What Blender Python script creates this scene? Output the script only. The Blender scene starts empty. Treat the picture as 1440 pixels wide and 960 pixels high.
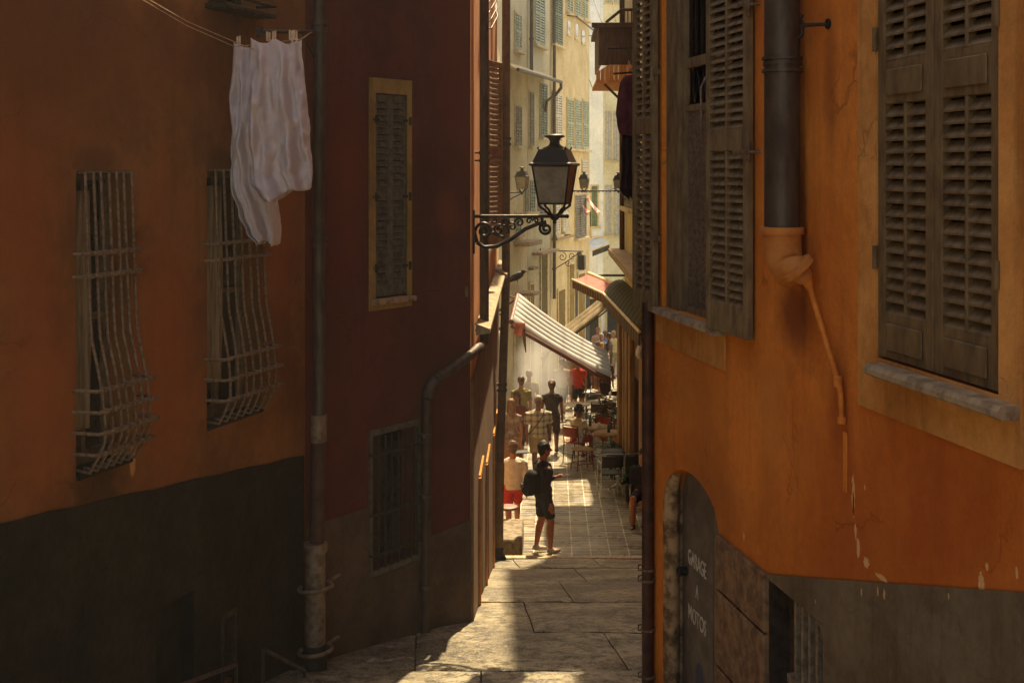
import bpy, math, random
from mathutils import Vector, Matrix, Euler, noise as mnoise
random.seed(7)
rad = math.radians
SC = bpy.context.scene
COL = SC.collection
F = 1800.0; CX = 780.0; CY = 240.0      # focal length and vanishing point used for measuring the photograph
OFF = {}

def ground_z(Y):
    pts = [(-30, -1.2), (-12, -1.2), (0, -2.5), (9, -3.75), (11.86, -4.15), (19.05, -5.79)]
    if Y > 19.0501:
        return -(4.64 + .068 * min(Y, 60)) - .03 * max(0, Y - 60)
    for (a, za), (b, zb) in zip(pts, pts[1:]):
        if Y <= b:
            return za + (zb - za) * (Y - a) / (b - a)

def at(x, y, Y):
    return Vector(((x - CX) / F * Y, Y, (CY - y) / F * Y))

def s2l(v):
    v /= 255.0
    return v / 12.92 if v <= .04045 else ((v + .055) / 1.055) ** 2.4
def C(r, g, b):
    return (s2l(r), s2l(g), s2l(b), 1)

# ------------------------------------------------------------------ mesh collector
class MB:
    def __init__(s):
        s.v = []; s.f = []; s.sm = []; s.mi = []; s.m = 0
    def add(s, vs, fs, smooth=False):
        b = len(s.v)
        s.v += [Vector(p) for p in vs]
        for f in fs:
            s.f.append([b + i for i in f]); s.sm.append(smooth); s.mi.append(s.m)
    def box(s, a, b, M=None, bev=0):
        x0, y0, z0 = [min(p, q) for p, q in zip(a, b)]; x1, y1, z1 = [max(p, q) for p, q in zip(a, b)]
        if bev and min(x1-x0, y1-y0, z1-z0) > 2.2*bev:
            pts = []
            for z, k in ((z0, 1), (z0 + bev, 0), (z1 - bev, 0), (z1, 1)):
                i = bev if k else 0
                pts += [(x0+bev+i*0, y0+i, z), (x1-bev-i*0, y0+i, z), (x1-i, y0+bev, z), (x1-i, y1-bev, z),
                        (x1-bev, y1-i, z), (x0+bev, y1-i, z), (x0+i, y1-bev, z), (x0+i, y0+bev, z)]
            fs = [list(range(7, -1, -1)), list(range(24, 32))]
            for r in range(3):
                for k in range(8):
                    fs.append([r*8+k, r*8+(k+1) % 8, (r+1)*8+(k+1) % 8, (r+1)*8+k])
        else:
            pts = [(x0,y0,z0),(x1,y0,z0),(x1,y1,z0),(x0,y1,z0),(x0,y0,z1),(x1,y0,z1),(x1,y1,z1),(x0,y1,z1)]
            fs = [(0,3,2,1),(4,5,6,7),(0,1,5,4),(1,2,6,5),(2,3,7,6),(3,0,4,7)]
        if M: pts = [M @ Vector(p) for p in pts]
        s.add(pts, fs); return s
    def tube(s, pts, r, n=10, cap=True, sy=1.0, smooth=True):
        pts = [Vector(p) for p in pts]; k = len(pts)
        rs = r if isinstance(r, (list, tuple)) else [r] * k
        rings = []; up = None
        for i, p in enumerate(pts):
            d = (pts[min(i+1, k-1)] - pts[max(i-1, 0)])
            if d.length < 1e-9: d = Vector((0, 0, 1))
            d.normalize()
            if up is None:
                up = Vector((0, 1, 0)) if abs(d.y) < .9 else Vector((0, 0, 1))
            a = (up - d * up.dot(d)); a.normalize(); up = a; b = d.cross(a)
            rings.append([p + (a * math.cos(t) * sy + b * math.sin(t)) * rs[i] for t in [2*math.pi*j/n for j in range(n)]])
        vs = [q for g in rings for q in g]; fs = []
        for i in range(k-1):
            for j in range(n):
                fs.append((i*n+j, i*n+(j+1) % n, (i+1)*n+(j+1) % n, (i+1)*n+j))
        s.add(vs, fs, smooth)
        if cap:
            s.add(rings[0], [list(range(n))[::-1]]); s.add(rings[-1], [list(range(n))])
        return s
    def lathe(s, c, prof, n=16, smooth=True, sq=False, ang=0):
        c = Vector(c); vs = []; fs = []; k = len(prof)
        for (r, z) in prof:
            for j in range(n):
                t = 2*math.pi*j/n + ang
                vs.append(c + Vector((math.cos(t)*r, math.sin(t)*r, z)))
        for i in range(k-1):
            for j in range(n):
                fs.append((i*n+j, i*n+(j+1) % n, (i+1)*n+(j+1) % n, (i+1)*n+j))
        fs.append(list(range(n))[::-1]); fs.append([(k-1)*n+j for j in range(n)])
        s.add(vs, fs, smooth); return s
    def ell(s, c, r, n=12, m=8, M=None):
        c = Vector(c); vs = []; fs = []
        for i in range(m+1):
            ph = math.pi*i/m
            for j in range(n):
                t = 2*math.pi*j/n
                p = Vector((math.sin(ph)*math.cos(t)*r[0], math.sin(ph)*math.sin(t)*r[1], math.cos(ph)*r[2]))
                if M: p = M @ p
                vs.append(c+p)
        for i in range(m):
            for j in range(n):
                fs.append((i*n+j, (i+1)*n+j, (i+1)*n+(j+1) % n, i*n+(j+1) % n))
        s.add(vs, fs, True); return s
    def poly(s, pts, d):
        """closed prism: polygon pts (3D, planar) swept by vector d"""
        pts = [Vector(p) for p in pts]; d = Vector(d); n = len(pts)
        vs = pts + [p + d for p in pts]
        fs = [list(range(n))[::-1], list(range(n, 2*n))] + [(i, (i+1) % n, n+(i+1) % n, n+i) for i in range(n)]
        s.add(vs, fs); return s
    def grid(s, fn, nu, nv, thick=0, smooth=True):
        """surface fn(a,b) for a,b in 0..1, closed with thickness along the local normal"""
        P = [[Vector(fn(i/nu, j/nv)) for j in range(nv+1)] for i in range(nu+1)]
        W = nv+1; vs = [p for r in P for p in r]; fs = []
        for i in range(nu):
            for j in range(nv):
                fs.append((i*W+j, (i+1)*W+j, (i+1)*W+j+1, i*W+j+1))
        if thick:
            N = []
            for i in range(nu+1):
                for j in range(W):
                    a = P[min(i+1, nu)][j]-P[max(i-1, 0)][j]; b = P[i][min(j+1, nv)]-P[i][max(j-1, 0)]
                    q = a.cross(b); q.normalize(); N.append(q)
            b0 = len(vs); vs2 = [p - n*thick for p, n in zip(vs, N)]
            fs2 = [tuple(b0+k for k in reversed(f)) for f in fs]
            ring = [i*W for i in range(nu+1)] + [nu*W+j for j in range(1, W)] + [i*W+nv for i in range(nu-1, -1, -1)] + [j for j in range(nv-1, 0, -1)]
            sd = [(ring[(k+1) % len(ring)], ring[k], b0+ring[k], b0+ring[(k+1) % len(ring)]) for k in range(len(ring))]
            s.add(vs+vs2, fs+fs2+sd, smooth)
        else:
            s.add(vs, fs, smooth)
        return s
    def build(s, name, mat, parent=None, label=None, rot=0, fix=True):
        me = bpy.data.meshes.new(name)
        o3 = OFF.get(parent.name, (Vector((0,0,0)),))[0] if parent else Vector((0, 0, 0))
        me.from_pydata([tuple(p - o3) for p in s.v], [], s.f)
        ms = mat if isinstance(mat, (list, tuple)) else [mat]
        for m in ms: me.materials.append(m)
        me.polygons.foreach_set('use_smooth', s.sm)
        me.polygons.foreach_set('material_index', s.mi)
        if fix:
            import bmesh
            bm = bmesh.new(); bm.from_mesh(me)
            bmesh.ops.recalc_face_normals(bm, faces=bm.faces[:]); bm.to_mesh(me); bm.free()
        me.update()
        o = bpy.data.objects.new(name, me); COL.objects.link(o)
        if parent:
            o.parent = parent; OFF[o.name] = OFF[parent.name]
        if label: o['label'] = label
        return o

def tag(o, label=None, cat=None, group=None, kind=None):
    if label: o['label'] = label
    if cat: o['category'] = cat
    if group: o['group'] = group
    if kind: o['kind'] = kind
    return o

def thing(name, label, cat, loc=(0, 0, 0), wall=None, rz=0, group=None):
    """Empty at a thing's base; loc in the wall's own frame when a wall is given, else in world"""
    o = bpy.data.objects.new(name, None); COL.objects.link(o); o.empty_display_size = .2
    loc = Vector(loc)
    if wall:
        o.location = wall.w(*loc); o.rotation_euler = (0, 0, wall.ang); OFF[o.name] = (loc,)
    elif rz:
        o.location = loc; o.rotation_euler = (0, 0, rz); OFF[o.name] = (Vector((0, 0, 0)),)
    else:
        o.location = loc; OFF[o.name] = (loc,)
    return tag(o, label, cat, group)

def local(name, label, cat, loc, rz=0, group=None):
    """Empty whose children are authored in its own local frame"""
    o = bpy.data.objects.new(name, None); COL.objects.link(o); o.empty_display_size = .2
    o.location = Vector(loc); o.rotation_euler = (0, 0, rz); OFF[o.name] = (Vector((0, 0, 0)),)
    return tag(o, label, cat, group)

def copy_tree(o, loc, rz=None, label=None):
    def cp(a, par):
        c = a.copy(); COL.objects.link(c); c.parent = par
        for ch in list(a.children): cp(ch, c)
        return c
    r = cp(o, None); r.location = Vector(loc)
    if rz is not None: r.rotation_euler = (0, 0, rz)
    if label: r['label'] = label
    return r

class Wall:
    """vertical plane seen from the street with u to the right, y into the wall, z up"""
    def __init__(s, p0, p1):
        s.p0 = Vector(p0); d = Vector(p1) - s.p0; s.L = d.length; s.d = d / s.L
        s.n = Vector((-s.d.y, s.d.x)); s.ang = math.atan2(s.d.y, s.d.x)
    def w(s, u, y, z):
        q = s.p0 + s.d*u + s.n*y
        return Vector((q.x, q.y, z))
    def px(s, x, y, off=0):
        k = (x-CX)/F; q = s.p0 + s.n*off
        u = (k*q.y - q.x) / (s.d.x - k*s.d.y); Y = q.y + s.d.y*u
        return u, (CY-y)/F*Y
    def u(s, x, off=0): return s.px(x, 0, off)[0]
    def z(s, x, y, off=0): return s.px(x, y, off)[1]

def wall_mesh(mb, u0, u1, z0, z1, depth, holes=(), y=0.0, top=None, back=True):
    """solid wall with niches. holes: (u0,u1,z0,z1,depth); top: optional function u -> z"""
    top = top or (lambda u: z1)
    us = sorted({u0, u1} | {h[0] for h in holes} | {h[1] for h in holes})
    us = [u for u in us if u0 <= u <= u1]
    for a, b in zip(us, us[1:]):
        m = (a+b)/2; hs = sorted([h for h in holes if h[0] < m < h[1]], key=lambda h: h[2])
        z = z0
        for h in hs:
            mb.add([(a,y,z),(b,y,z),(b,y,h[2]),(a,y,h[2])], [(0,1,2,3)]); z = h[3]
        mb.add([(a,y,z),(b,y,z),(b,y,top(b)),(a,y,top(a))], [(0,1,2,3)])
    for a, b, c, d, dp in holes:
        q = y+dp
        mb.add([(a,y,c),(b,y,c),(b,y,d),(a,y,d),(a,q,c),(b,q,c),(b,q,d),(a,q,d)],
               [(0,4,5,1),(3,2,6,7),(0,3,7,4),(1,5,6,2),(4,7,6,5)])
    if back:
        q = y+depth
        mb.add([(u0,y,z0),(u1,y,z0),(u1,y,top(u1)),(u0,y,top(u0)),(u0,q,z0),(u1,q,z0),(u1,q,top(u1)),(u0,q,top(u0))],
               [(0,4,5,1),(3,2,6,7),(0,3,7,4),(1,5,6,2),(4,7,6,5)])
    return mb

# ------------------------------------------------------------------ materials
def nodes(name):
    m = bpy.data.materials.new(name); m.use_nodes = True
    nt = m.node_tree; b = nt.nodes['Principled BSDF']
    return m, nt, b
class NG:
    def __init__(s, nt): s.nt = nt; s.tc = nt.nodes.new('ShaderNodeTexCoord')
    def mapping(s, scale=(1,1,1), loc=(0,0,0), rot=(0,0,0)):
        n = s.nt.nodes.new('ShaderNodeMapping'); n.inputs['Scale'].default_value = scale
        n.inputs['Location'].default_value = loc; n.inputs['Rotation'].default_value = rot
        s.nt.links.new(s.tc.outputs['Object'], n.inputs['Vector']); return n.outputs[0]
    def noise(s, scale, detail=6, rough=.6, vec=None, dist=0):
        n = s.nt.nodes.new('ShaderNodeTexNoise'); n.inputs['Scale'].default_value = scale
        n.inputs['Detail'].default_value = detail; n.inputs['Roughness'].default_value = rough; n.inputs['Distortion'].default_value = dist
        s.nt.links.new(vec if vec is not None else s.tc.outputs['Object'], n.inputs['Vector']); return n.outputs['Fac']
    def rng(s, v, a, b, c=0, d=1):
        n = s.nt.nodes.new('ShaderNodeMapRange'); n.interpolation_type = 'SMOOTHSTEP'
        s.nt.links.new(v, n.inputs[0])
        for i, q in enumerate((a, b, c, d)): n.inputs[i+1].default_value = q
        return n.outputs[0]
    def math(s, op, a, b=None, clamp=False):
        n = s.nt.nodes.new('ShaderNodeMath'); n.operation = op; n.use_clamp = clamp
        for i, q in enumerate((a, b)):
            if q is None: continue
            if isinstance(q, (int, float)): n.inputs[i].default_value = q
            else: s.nt.links.new(q, n.inputs[i])
        return n.outputs[0]
    def mix(s, f, a, b, mode='MIX'):
        n = s.nt.nodes.new('ShaderNodeMix'); n.data_type = 'RGBA'; n.blend_type = mode
        for i, q in ((0, f), (6, a), (7, b)):
            if isinstance(q, (int, float, tuple)): n.inputs[i].default_value = q
            else: s.nt.links.new(q, n.inputs[i])
        return n.outputs[2]
    def blob(s, u, z, ru, rz, wob=.5, soft=.25, nz=None):
        v = s.nt.nodes.new('ShaderNodeVectorMath'); v.operation = 'SUBTRACT'
        s.nt.links.new(s.tc.outputs['Object'], v.inputs[0]); v.inputs[1].default_value = (u, 0, z)
        w = s.nt.nodes.new('ShaderNodeVectorMath'); w.operation = 'MULTIPLY'
        s.nt.links.new(v.outputs[0], w.inputs[0]); w.inputs[1].default_value = (1/ru, 0, 1/rz)
        l = s.nt.nodes.new('ShaderNodeVectorMath'); l.operation = 'LENGTH'; s.nt.links.new(w.outputs[0], l.inputs[0])
        d = s.math('ADD', l.outputs['Value'], s.math('MULTIPLY', s.math('SUBTRACT', nz, .5), wob*2))
        return s.rng(d, 1-soft, 1+soft, 1, 0)

def plaster(name, c1, c2, c3=None, rough=.92, scale=1.0, streak=.5, bump=.25, fine=.12, blobs=(), grime=0):
    m, nt, b = nodes(name); g = NG(nt)
    big = g.rng(g.noise(.9*scale, 8, .65), .38, .62)
    col = g.mix(big, c1, c2)
    st = g.rng(g.noise(1.0, 5, .6, g.mapping((5*scale, 5*scale, .35*scale))), .48, .78)
    col = g.mix(g.math('MULTIPLY', st, streak), col, c3 or tuple(x*.5 for x in c1[:3])+(1,))
    blot = g.rng(g.noise(3.3*scale, 7, .7, dist=.6), .5, .75)
    col = g.mix(g.math('MULTIPLY', blot, .5), col, tuple(min(1, x*1.25) for x in c2[:3])+(1,))
    drk = g.rng(g.noise(2.1*scale, 9, .72, dist=.9), .54, .72)
    col = g.mix(g.math('MULTIPLY', drk, .38), col, c3 or tuple(x*.5 for x in c1[:3])+(1,))
    fn = g.noise(70, 3, .6); f2 = g.noise(14, 6, .7)
    vo = nt.nodes.new('ShaderNodeTexVoronoi'); vo.feature = 'DISTANCE_TO_EDGE'; vo.inputs['Scale'].default_value = 1.1*scale
    ds = nt.nodes.new('ShaderNodeVectorMath'); ds.operation = 'ADD'; nn = nt.nodes.new('ShaderNodeTexNoise'); nn.inputs['Scale'].default_value = 4; nn.inputs['Detail'].default_value = 6
    nt.links.new(g.tc.outputs['Object'], nn.inputs['Vector']); sc2 = nt.nodes.new('ShaderNodeVectorMath'); sc2.operation = 'SCALE'; sc2.inputs['Scale'].default_value = .35
    nt.links.new(nn.outputs['Color'], sc2.inputs[0]); nt.links.new(sc2.outputs[0], ds.inputs[0]); nt.links.new(g.tc.outputs['Object'], ds.inputs[1]); nt.links.new(ds.outputs[0], vo.inputs['Vector'])
    crack = g.math('MULTIPLY', g.rng(vo.outputs['Distance'], .0, .012, 1, 0), g.rng(g.noise(1.6, 3, .5), .52, .62))
    col = g.mix(g.math('MULTIPLY', crack, .55), col, tuple(x*.35 for x in c1[:3])+(1,))
    patch = g.rng(g.noise(.75*scale, 2, .4, dist=.3), .60, .615)
    col = g.mix(g.math('MULTIPLY', patch, .22), col, tuple(min(1, x*1.5) for x in c2[:3])+(1,))
    col = g.mix(1.0, col, g.mix(fn, (1-fine,)*3+(1,), (1+fine,)*3+(1,)), 'MULTIPLY')
    col = g.mix(1.0, col, g.mix(g.rng(f2, .3, .7), (1-fine,)*3+(1,), (1+fine*.6,)*3+(1,)), 'MULTIPLY')
    if blobs:
        nzs = {}
        for (u, z, ru, rz, cc, wob, soft, ns, al) in blobs:
            if ns not in nzs: nzs[ns] = g.noise(ns, 6, .7)
            k = g.blob(u, z, ru, rz, wob, soft, nzs[ns])
            col = g.mix(g.math('MULTIPLY', k, al), col, cc)
    nt.links.new(col, b.inputs['Base Color']); b.inputs['Roughness'].default_value = rough
    b.inputs['Specular IOR Level'].default_value = .25
    bp = nt.nodes.new('ShaderNodeBump'); bp.inputs['Strength'].default_value = bump; bp.inputs['Distance'].default_value = .02
    h = g.math('ADD', g.math('MULTIPLY', fn, .3), g.math('ADD', f2, g.math('MULTIPLY', blot, .6)))
    h = g.math('SUBTRACT', g.math('ADD', h, g.math('ADD', g.math('MULTIPLY', g.noise(2.4, 5, .55), 2.2), g.math('MULTIPLY', patch, .25))), g.math('MULTIPLY', crack, .8))
    nt.links.new(h, bp.inputs['Height']); nt.links.new(bp.outputs[0], b.inputs['Normal'])
    return m

def simple(name, c1, c2=None, rough=.6, metal=0, scale=12, bump=.1, spec=.4, sheen=0, trans=0, amt=(.35, .7), stretch=(1,1,1)):
    m, nt, b = nodes(name); g = NG(nt)
    c2 = c2 or tuple(x*.6 for x in c1[:3])+(1,)
    nz = g.noise(scale, 6, .65, g.mapping(stretch)); col = g.mix(g.rng(nz, *amt), c1, c2)
    nt.links.new(col, b.inputs['Base Color'])
    rr = g.rng(nz, .3, .7, max(0, rough-.1), min(1, rough+.1)); nt.links.new(rr, b.inputs['Roughness'])
    b.inputs['Metallic'].default_value = metal; b.inputs['Specular IOR Level'].default_value = spec
    if sheen: b.inputs['Sheen Weight'].default_value = sheen
    if trans:
        # thin cloth or leaf that lets some light through
        tr = nt.nodes.new('ShaderNodeBsdfTranslucent'); nt.links.new(col, tr.inputs['Color'])
        ms = nt.nodes.new('ShaderNodeMixShader'); ms.inputs[0].default_value = trans
        nt.links.new(b.outputs[0], ms.inputs[1]); nt.links.new(tr.outputs[0], ms.inputs[2])
        nt.links.new(ms.outputs[0], nt.nodes['Material Output'].inputs['Surface'])
    if bump:
        bp = nt.nodes.new('ShaderNodeBump'); bp.inputs['Strength'].default_value = bump; bp.inputs['Distance'].default_value = .01
        nt.links.new(nz, bp.inputs['Height']); nt.links.new(bp.outputs[0], b.inputs['Normal'])
    return m

# ------------------------------------------------------------------ camera, light, sky
cam = bpy.data.cameras.new('camera'); co = bpy.data.objects.new('camera', cam); COL.objects.link(co)
co.location = (0, 0, 0); co.rotation_euler = (rad(90), 0, 0)
cam.sensor_width = 36; cam.lens = F/1440*36
cam.shift_x = (720-CX)/1440; cam.shift_y = -(480-CY)/1440
cam.clip_start = .05; cam.clip_end = 1000
SC.camera = co
SUN_EL, SUN_AZ = 54, 9          # azimuth measured from the street axis towards the right
wd = bpy.data.worlds.new('World'); SC.world = wd; wd.use_nodes = True
nt = wd.node_tree; bg = nt.nodes['Background']
sky = nt.nodes.new('ShaderNodeTexSky'); sky.sky_type = 'NISHITA'; sky.sun_disc = False
sky.sun_elevation = rad(SUN_EL); sky.sun_rotation = rad(SUN_AZ)
sky.air_density = 1.0; sky.dust_density = 3.0; sky.ozone_density = .6
nt.links.new(sky.outputs[0], bg.inputs['Color']); bg.inputs['Strength'].default_value = .15
sl = bpy.data.lights.new('sun', 'SUN'); sl.energy = 5; sl.angle = rad(.55); sl.color = (1, .88, .7)
so = bpy.data.objects.new('sun', sl); COL.objects.link(so)
sd = Vector((math.sin(rad(SUN_AZ))*math.cos(rad(SUN_EL)), math.cos(rad(SUN_AZ))*math.cos(rad(SUN_EL)), math.sin(rad(SUN_EL))))
so.rotation_euler = (-sd).to_track_quat('-Z', 'Y').to_euler(); so.location = (0, 0, 30)
vs_ = SC.view_settings
vs_.view_transform = 'Standard'; vs_.look = 'None'; vs_.gamma = 1; vs_.use_curve_mapping = False
vs_.exposure = 1.1
vs_.use_white_balance = True; vs_.white_balance_temperature = 8300; vs_.white_balance_tint = 8
# ================================================================== materials of the near houses
STONE1, STONE2 = C(150, 128, 100), C(112, 92, 70)
M = {}
M['iron'] = simple('dark_iron', C(52, 44, 38), C(34, 27, 22), .6, .3, 30, .3)
M['blackiron'] = simple('black_painted_iron', C(30, 27, 25), C(48, 38, 28), .45, .4, 25, .25)
M['bar'] = simple('rusty_bar', C(132, 110, 88), C(92, 68, 50), .75, .2, 40, .4)
M['zinc'] = simple('grey_pipe_metal', C(86, 76, 66), C(62, 50, 42), .6, .4, 7, .2, stretch=(3, 3, .6))
M['bigpipe'] = simple('brown_grey_pipe', C(84, 70, 56), C(62, 46, 34), .55, .2, 6, .25, stretch=(2, 2, .7))
M['terracotta'] = simple('terracotta', C(204, 130, 62), C(170, 98, 44), .8, 0, 4, .08)
M['orange_pipe'] = simple('orange_painted_pipe', C(216, 128, 50), C(186, 100, 34), .8, 0, 14, .3)
M['cast'] = simple('cast_iron_pale', C(128, 108, 88), C(88, 70, 54), .7, .2, 14, .35)
M['shutter'] = simple('weathered_brown_shutter_paint', C(120, 94, 62), C(88, 66, 42), .72, 0, 16, .35, stretch=(1, 1, .35))
M['shutter2'] = simple('taupe_shutter_paint', C(136, 112, 80), C(98, 78, 54), .72, 0, 14, .35, stretch=(1, 1, .35))
M['shutter_dark'] = simple('dark_grey_green_shutter_paint', C(92, 88, 76), C(66, 62, 52), .7, 0, 16, .3)
M['woodframe'] = simple('window_frame_paint', C(118, 98, 74), C(84, 68, 50), .7, 0, 14, .3)
M['dark'] = simple('dark_interior', C(44, 36, 28), C(26, 20, 15), .9, 0, 4, 0)
M['glass'] = simple('dusty_window_glass', C(40, 38, 34), C(60, 54, 44), .15, 0, 3, 0, spec=.6)
M['curtain'] = simple('linen_curtain', C(150, 128, 100), C(110, 90, 66), .9, 0, 6, .2, stretch=(8, 8, .5))
M['sill'] = simple('stone_sill', C(168, 142, 110), C(116, 92, 68), .85, 0, 12, .5)
M['tan'] = plaster('tan_painted_surround', C(214, 150, 84), C(186, 120, 60), C(122, 72, 34), streak=.75, scale=1.6)
M['yellow_band'] = plaster('ochre_window_band', C(160, 132, 78), C(134, 106, 58), C(94, 70, 38), streak=.5, scale=1.5)
M['chip'] = simple('bare_mortar', C(214, 168, 112), C(180, 128, 78), .95, 0, 30, .6)

# ================================================================== part builders in a wall frame
def leaf(mb, w, h, panels, M4, cols=2, t=.04, st=.065, pitch=.05, mull=.022, bottom_board=True):
    """louvred shutter leaf; panels: list of (z0, z1) louvre openings"""
    T = lambda a, b: mb.box(a, b, M4, .004)
    T((0, 0, 0), (st, t, h)); T((w-st, 0, 0), (w, t, h))
    zs = [0] + [q for p in panels for q in p] + [h]
    for i in range(0, len(zs), 2):
        T((st, .002, zs[i]), (w-st, t-.002, zs[i+1]))
        if zs[i+1]-zs[i] > .16:     # raised fielded board
            mb.box((st+.02, -.008, zs[i]+.035), (w-st-.02, .002, zs[i+1]-.035), M4, .004)
    for (a, b) in panels:
        if cols == 2: T((w/2-mull/2, .001, a), (w/2+mull/2, t-.001, b))
        spans = [(st, w/2-mull/2), (w/2+mull/2, w-st)] if cols == 2 else [(st, w-st)]
        n = max(2, int((b-a)/pitch)); p = (b-a)/n
        for (x0, x1) in spans:
            for k in range(n):
                z = a + p*(k+.5); jit = random.uniform(-.003, .003)
                pts = [(x0, .003, z-p*.36+jit), (x0, .003, z-p*.36-.009+jit), (x0, t-.008, z+p*.30-.006+jit), (x0, t-.008, z+p*.30+.003+jit)]
                pts = [M4 @ Vector(q) for q in pts]
                mb.poly(pts, M4.to_3x3() @ Vector((x1-x0, 0, 0)))
    return mb

def T4(u, y, z, ang=0):
    return Matrix.Translation((u, y, z)) @ Matrix.Rotation(ang, 4, 'Z')

def hinge(mb, M4, z, x=0):
    mb.tube([M4 @ Vector((x, -.012, z-.05)), M4 @ Vector((x, -.012, z+.05))], .011, 8)
    mb.box((x, -.012, z-.016), (x+.16, -.004, z+.016), M4)

def grille(parent, u0, u1, zt, zb, n, rows, out, mid):
    """belly-shaped window grille: bars lean out towards the bottom"""
    H = zt-zb
    def off(z):
        t = (zt-z)/H
        if t < .55: return .03 + (mid-.03)*(t/.55)
        if t < .88: return mid + (out-mid)*math.sin((t-.55)/.33*math.pi/2)
        return out - (out-.05)*((t-.88)/.12)**1.4*.9
    mb = MB()
    for i in range(n):
        u = u0 + (u1-u0)*(i+.5)/n
        pts = [(u + .004*math.sin(i*2.3+z*2), -off(z), z) for z in [zt - H*k/18 for k in range(19)]]
        mb.tube([(pts[0][0], .02, zt-.005)] + pts + [(pts[-1][0], .03, zb+.01)], .0095, 7)
    for t in rows:
        z = zt - H*t; o = off(z)+.012
        mb.tube([(u0-.035, .02, z), (u0-.03, -o, z), (u1+.03, -o, z-.004), (u1+.035, .02, z)], .011, 7)
        for i in range(n):
            u = u0+(u1-u0)*(i+.5)/n
            mb.box((u-.018, -o-.014, z-.014), (u+.018, -o+.014, z+.014))
    return mb.build('grille', M['bar'], parent)

# ================================================================== LEFT ORANGE HOUSE
LW = Wall((-5.953, -3), (-1.97, 10.1)); BL = -5.2
def bz(z): return z - BL
lo = thing('orange_house', 'dark orange plastered house on the left with belly grilles and a black base', 'house', (0, 0, BL), LW)
w1a, _ = LW.px(107, 240); w1b, _ = LW.px(184, 240); w1z = LW.z(107, 240) - .0; w1y = LW.z(110, 668)
w2a, _ = LW.px(291, 240); w2b, _ = LW.px(368, 240); w2z = LW.z(291, 237); w2y = LW.z(295, 598)
w3a, _ = LW.px(293, 10); w3b, _ = LW.px(356, 10); w3z = LW.z(325, 12)
da, _ = LW.px(217, 850); db, _ = LW.px(272, 850); dz = LW.z(245, 842)
sa, _ = LW.px(312, 900); sb, _ = LW.px(326, 900); sz = LW.z(318, 868)
dark_st = C(60, 42, 24)
lblobs = [(w1a+.17, bz(w1z)+.07, .2, .07, C(74, 52, 36), .5, .6, 5, .6), (w2a+.2, bz(w2z)+.06, .2, .07, C(74, 52, 36), .5, .6, 5, .6),
          (w1a+.18, bz(w1y)-.12, .22, .24, C(70, 44, 26), .9, .5, 9, .8), (w1b+.02, bz(w1y)-.02, .03, .1, C(200, 150, 100), .6, .3, 11, .8)]
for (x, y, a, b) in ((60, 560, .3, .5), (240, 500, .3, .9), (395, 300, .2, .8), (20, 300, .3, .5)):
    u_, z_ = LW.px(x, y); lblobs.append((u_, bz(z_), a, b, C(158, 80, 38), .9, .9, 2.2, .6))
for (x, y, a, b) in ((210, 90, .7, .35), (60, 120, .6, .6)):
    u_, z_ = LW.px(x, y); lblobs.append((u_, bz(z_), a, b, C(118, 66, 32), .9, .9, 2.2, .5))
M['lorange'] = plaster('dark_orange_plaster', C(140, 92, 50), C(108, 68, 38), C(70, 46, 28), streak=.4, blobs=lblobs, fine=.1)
M['lplinth'] = plaster('black_mouldy_render', C(50, 43, 33), C(30, 28, 21), C(20, 21, 15), streak=.5, scale=2, bump=.7, fine=.25)
mb = MB()
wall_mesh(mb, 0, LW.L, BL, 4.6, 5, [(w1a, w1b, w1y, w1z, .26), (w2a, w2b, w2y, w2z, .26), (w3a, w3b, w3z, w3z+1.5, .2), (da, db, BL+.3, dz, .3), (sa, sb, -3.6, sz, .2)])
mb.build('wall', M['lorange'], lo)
z0l, z1l = LW.z(0, 735), LW.z(425, 640); u0l, u1l = LW.u(0), LW.u(425)
tl = lambda u: z0l + (z1l-z0l)*(u-u0l)/(u1l-u0l) + .006*math.sin(u*9)
mb = MB()
P = []
for a, b, hs in ((0, da, ()), (da, db, ((da, db, BL+.3, dz, .0),)), (db, sa, ()), (sa, sb, ((sa, sb, -3.6, sz, 0),)), (sb, LW.L-.03, ())):
    n = max(1, int((b-a)/.25))
    if hs:
        h = hs[0]
        mb.poly([(a, -.012, h[3]), (b, -.012, h[3]), (b, -.012, tl(b)), (a, -.012, tl(a))], (0, .0105, 0))
    else:
        for k in range(n):
            p, q = a+(b-a)*k/n, a+(b-a)*(k+1)/n
            mb.poly([(p, -.012, BL), (q, -.012, BL), (q, -.012, tl(q)), (p, -.012, tl(p))], (0, .0105, 0))
mb.build('plinth', M['lplinth'], lo)
mb = MB(); mb.box((0, -.15, 4.62), (LW.L+.1, .6, 4.75)); mb.build('roof_eave', M['terracotta'], lo)
def grille_window(a, b, zb, zt, n, rows, out, mid, cur):
    mb = MB()
    for (p, q, r, s_) in ((a, a+.05, zb, zt), (b-.05, b, zb, zt), (a+.05, b-.05, zt-.06, zt), (a+.05, b-.05, zb, zb+.08), ((a+b)/2-.02, (a+b)/2+.02, zb+.08, zt-.06), (a+.05, b-.05, (zb+zt)/2-.02, (zb+zt)/2+.015)):
        mb.box((p, .15, r), (q, .19, s_))
    w = mb.build('window', M['woodframe'], lo)
    m2 = MB(); m2.box((a+.05, .192, zb+.08), (b-.05, .2, zt-.06)); m2.build('pane', M['glass'], w)
    m3 = MB()
    f = lambda s, t: (a+.04+(b-a)*.42*s, .10+.018*math.sin(s*22)+.01*math.sin(t*4+s*9), zt-.12-(zt-zb)*cur*t)
    m3.grid(f, 26, 8, .004); m3.build('curtain', M['curtain'], w)
    m4 = MB(); m4.box((a-.0, -.02, zb-.03), (b+.0, .15, zb+.004), None, .006); m4.build('sill', M['lplinth'], w)
    grille(w, a+.005, b-.005, zt-.01, zb+.01, n, rows, out, mid)
    return w
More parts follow.
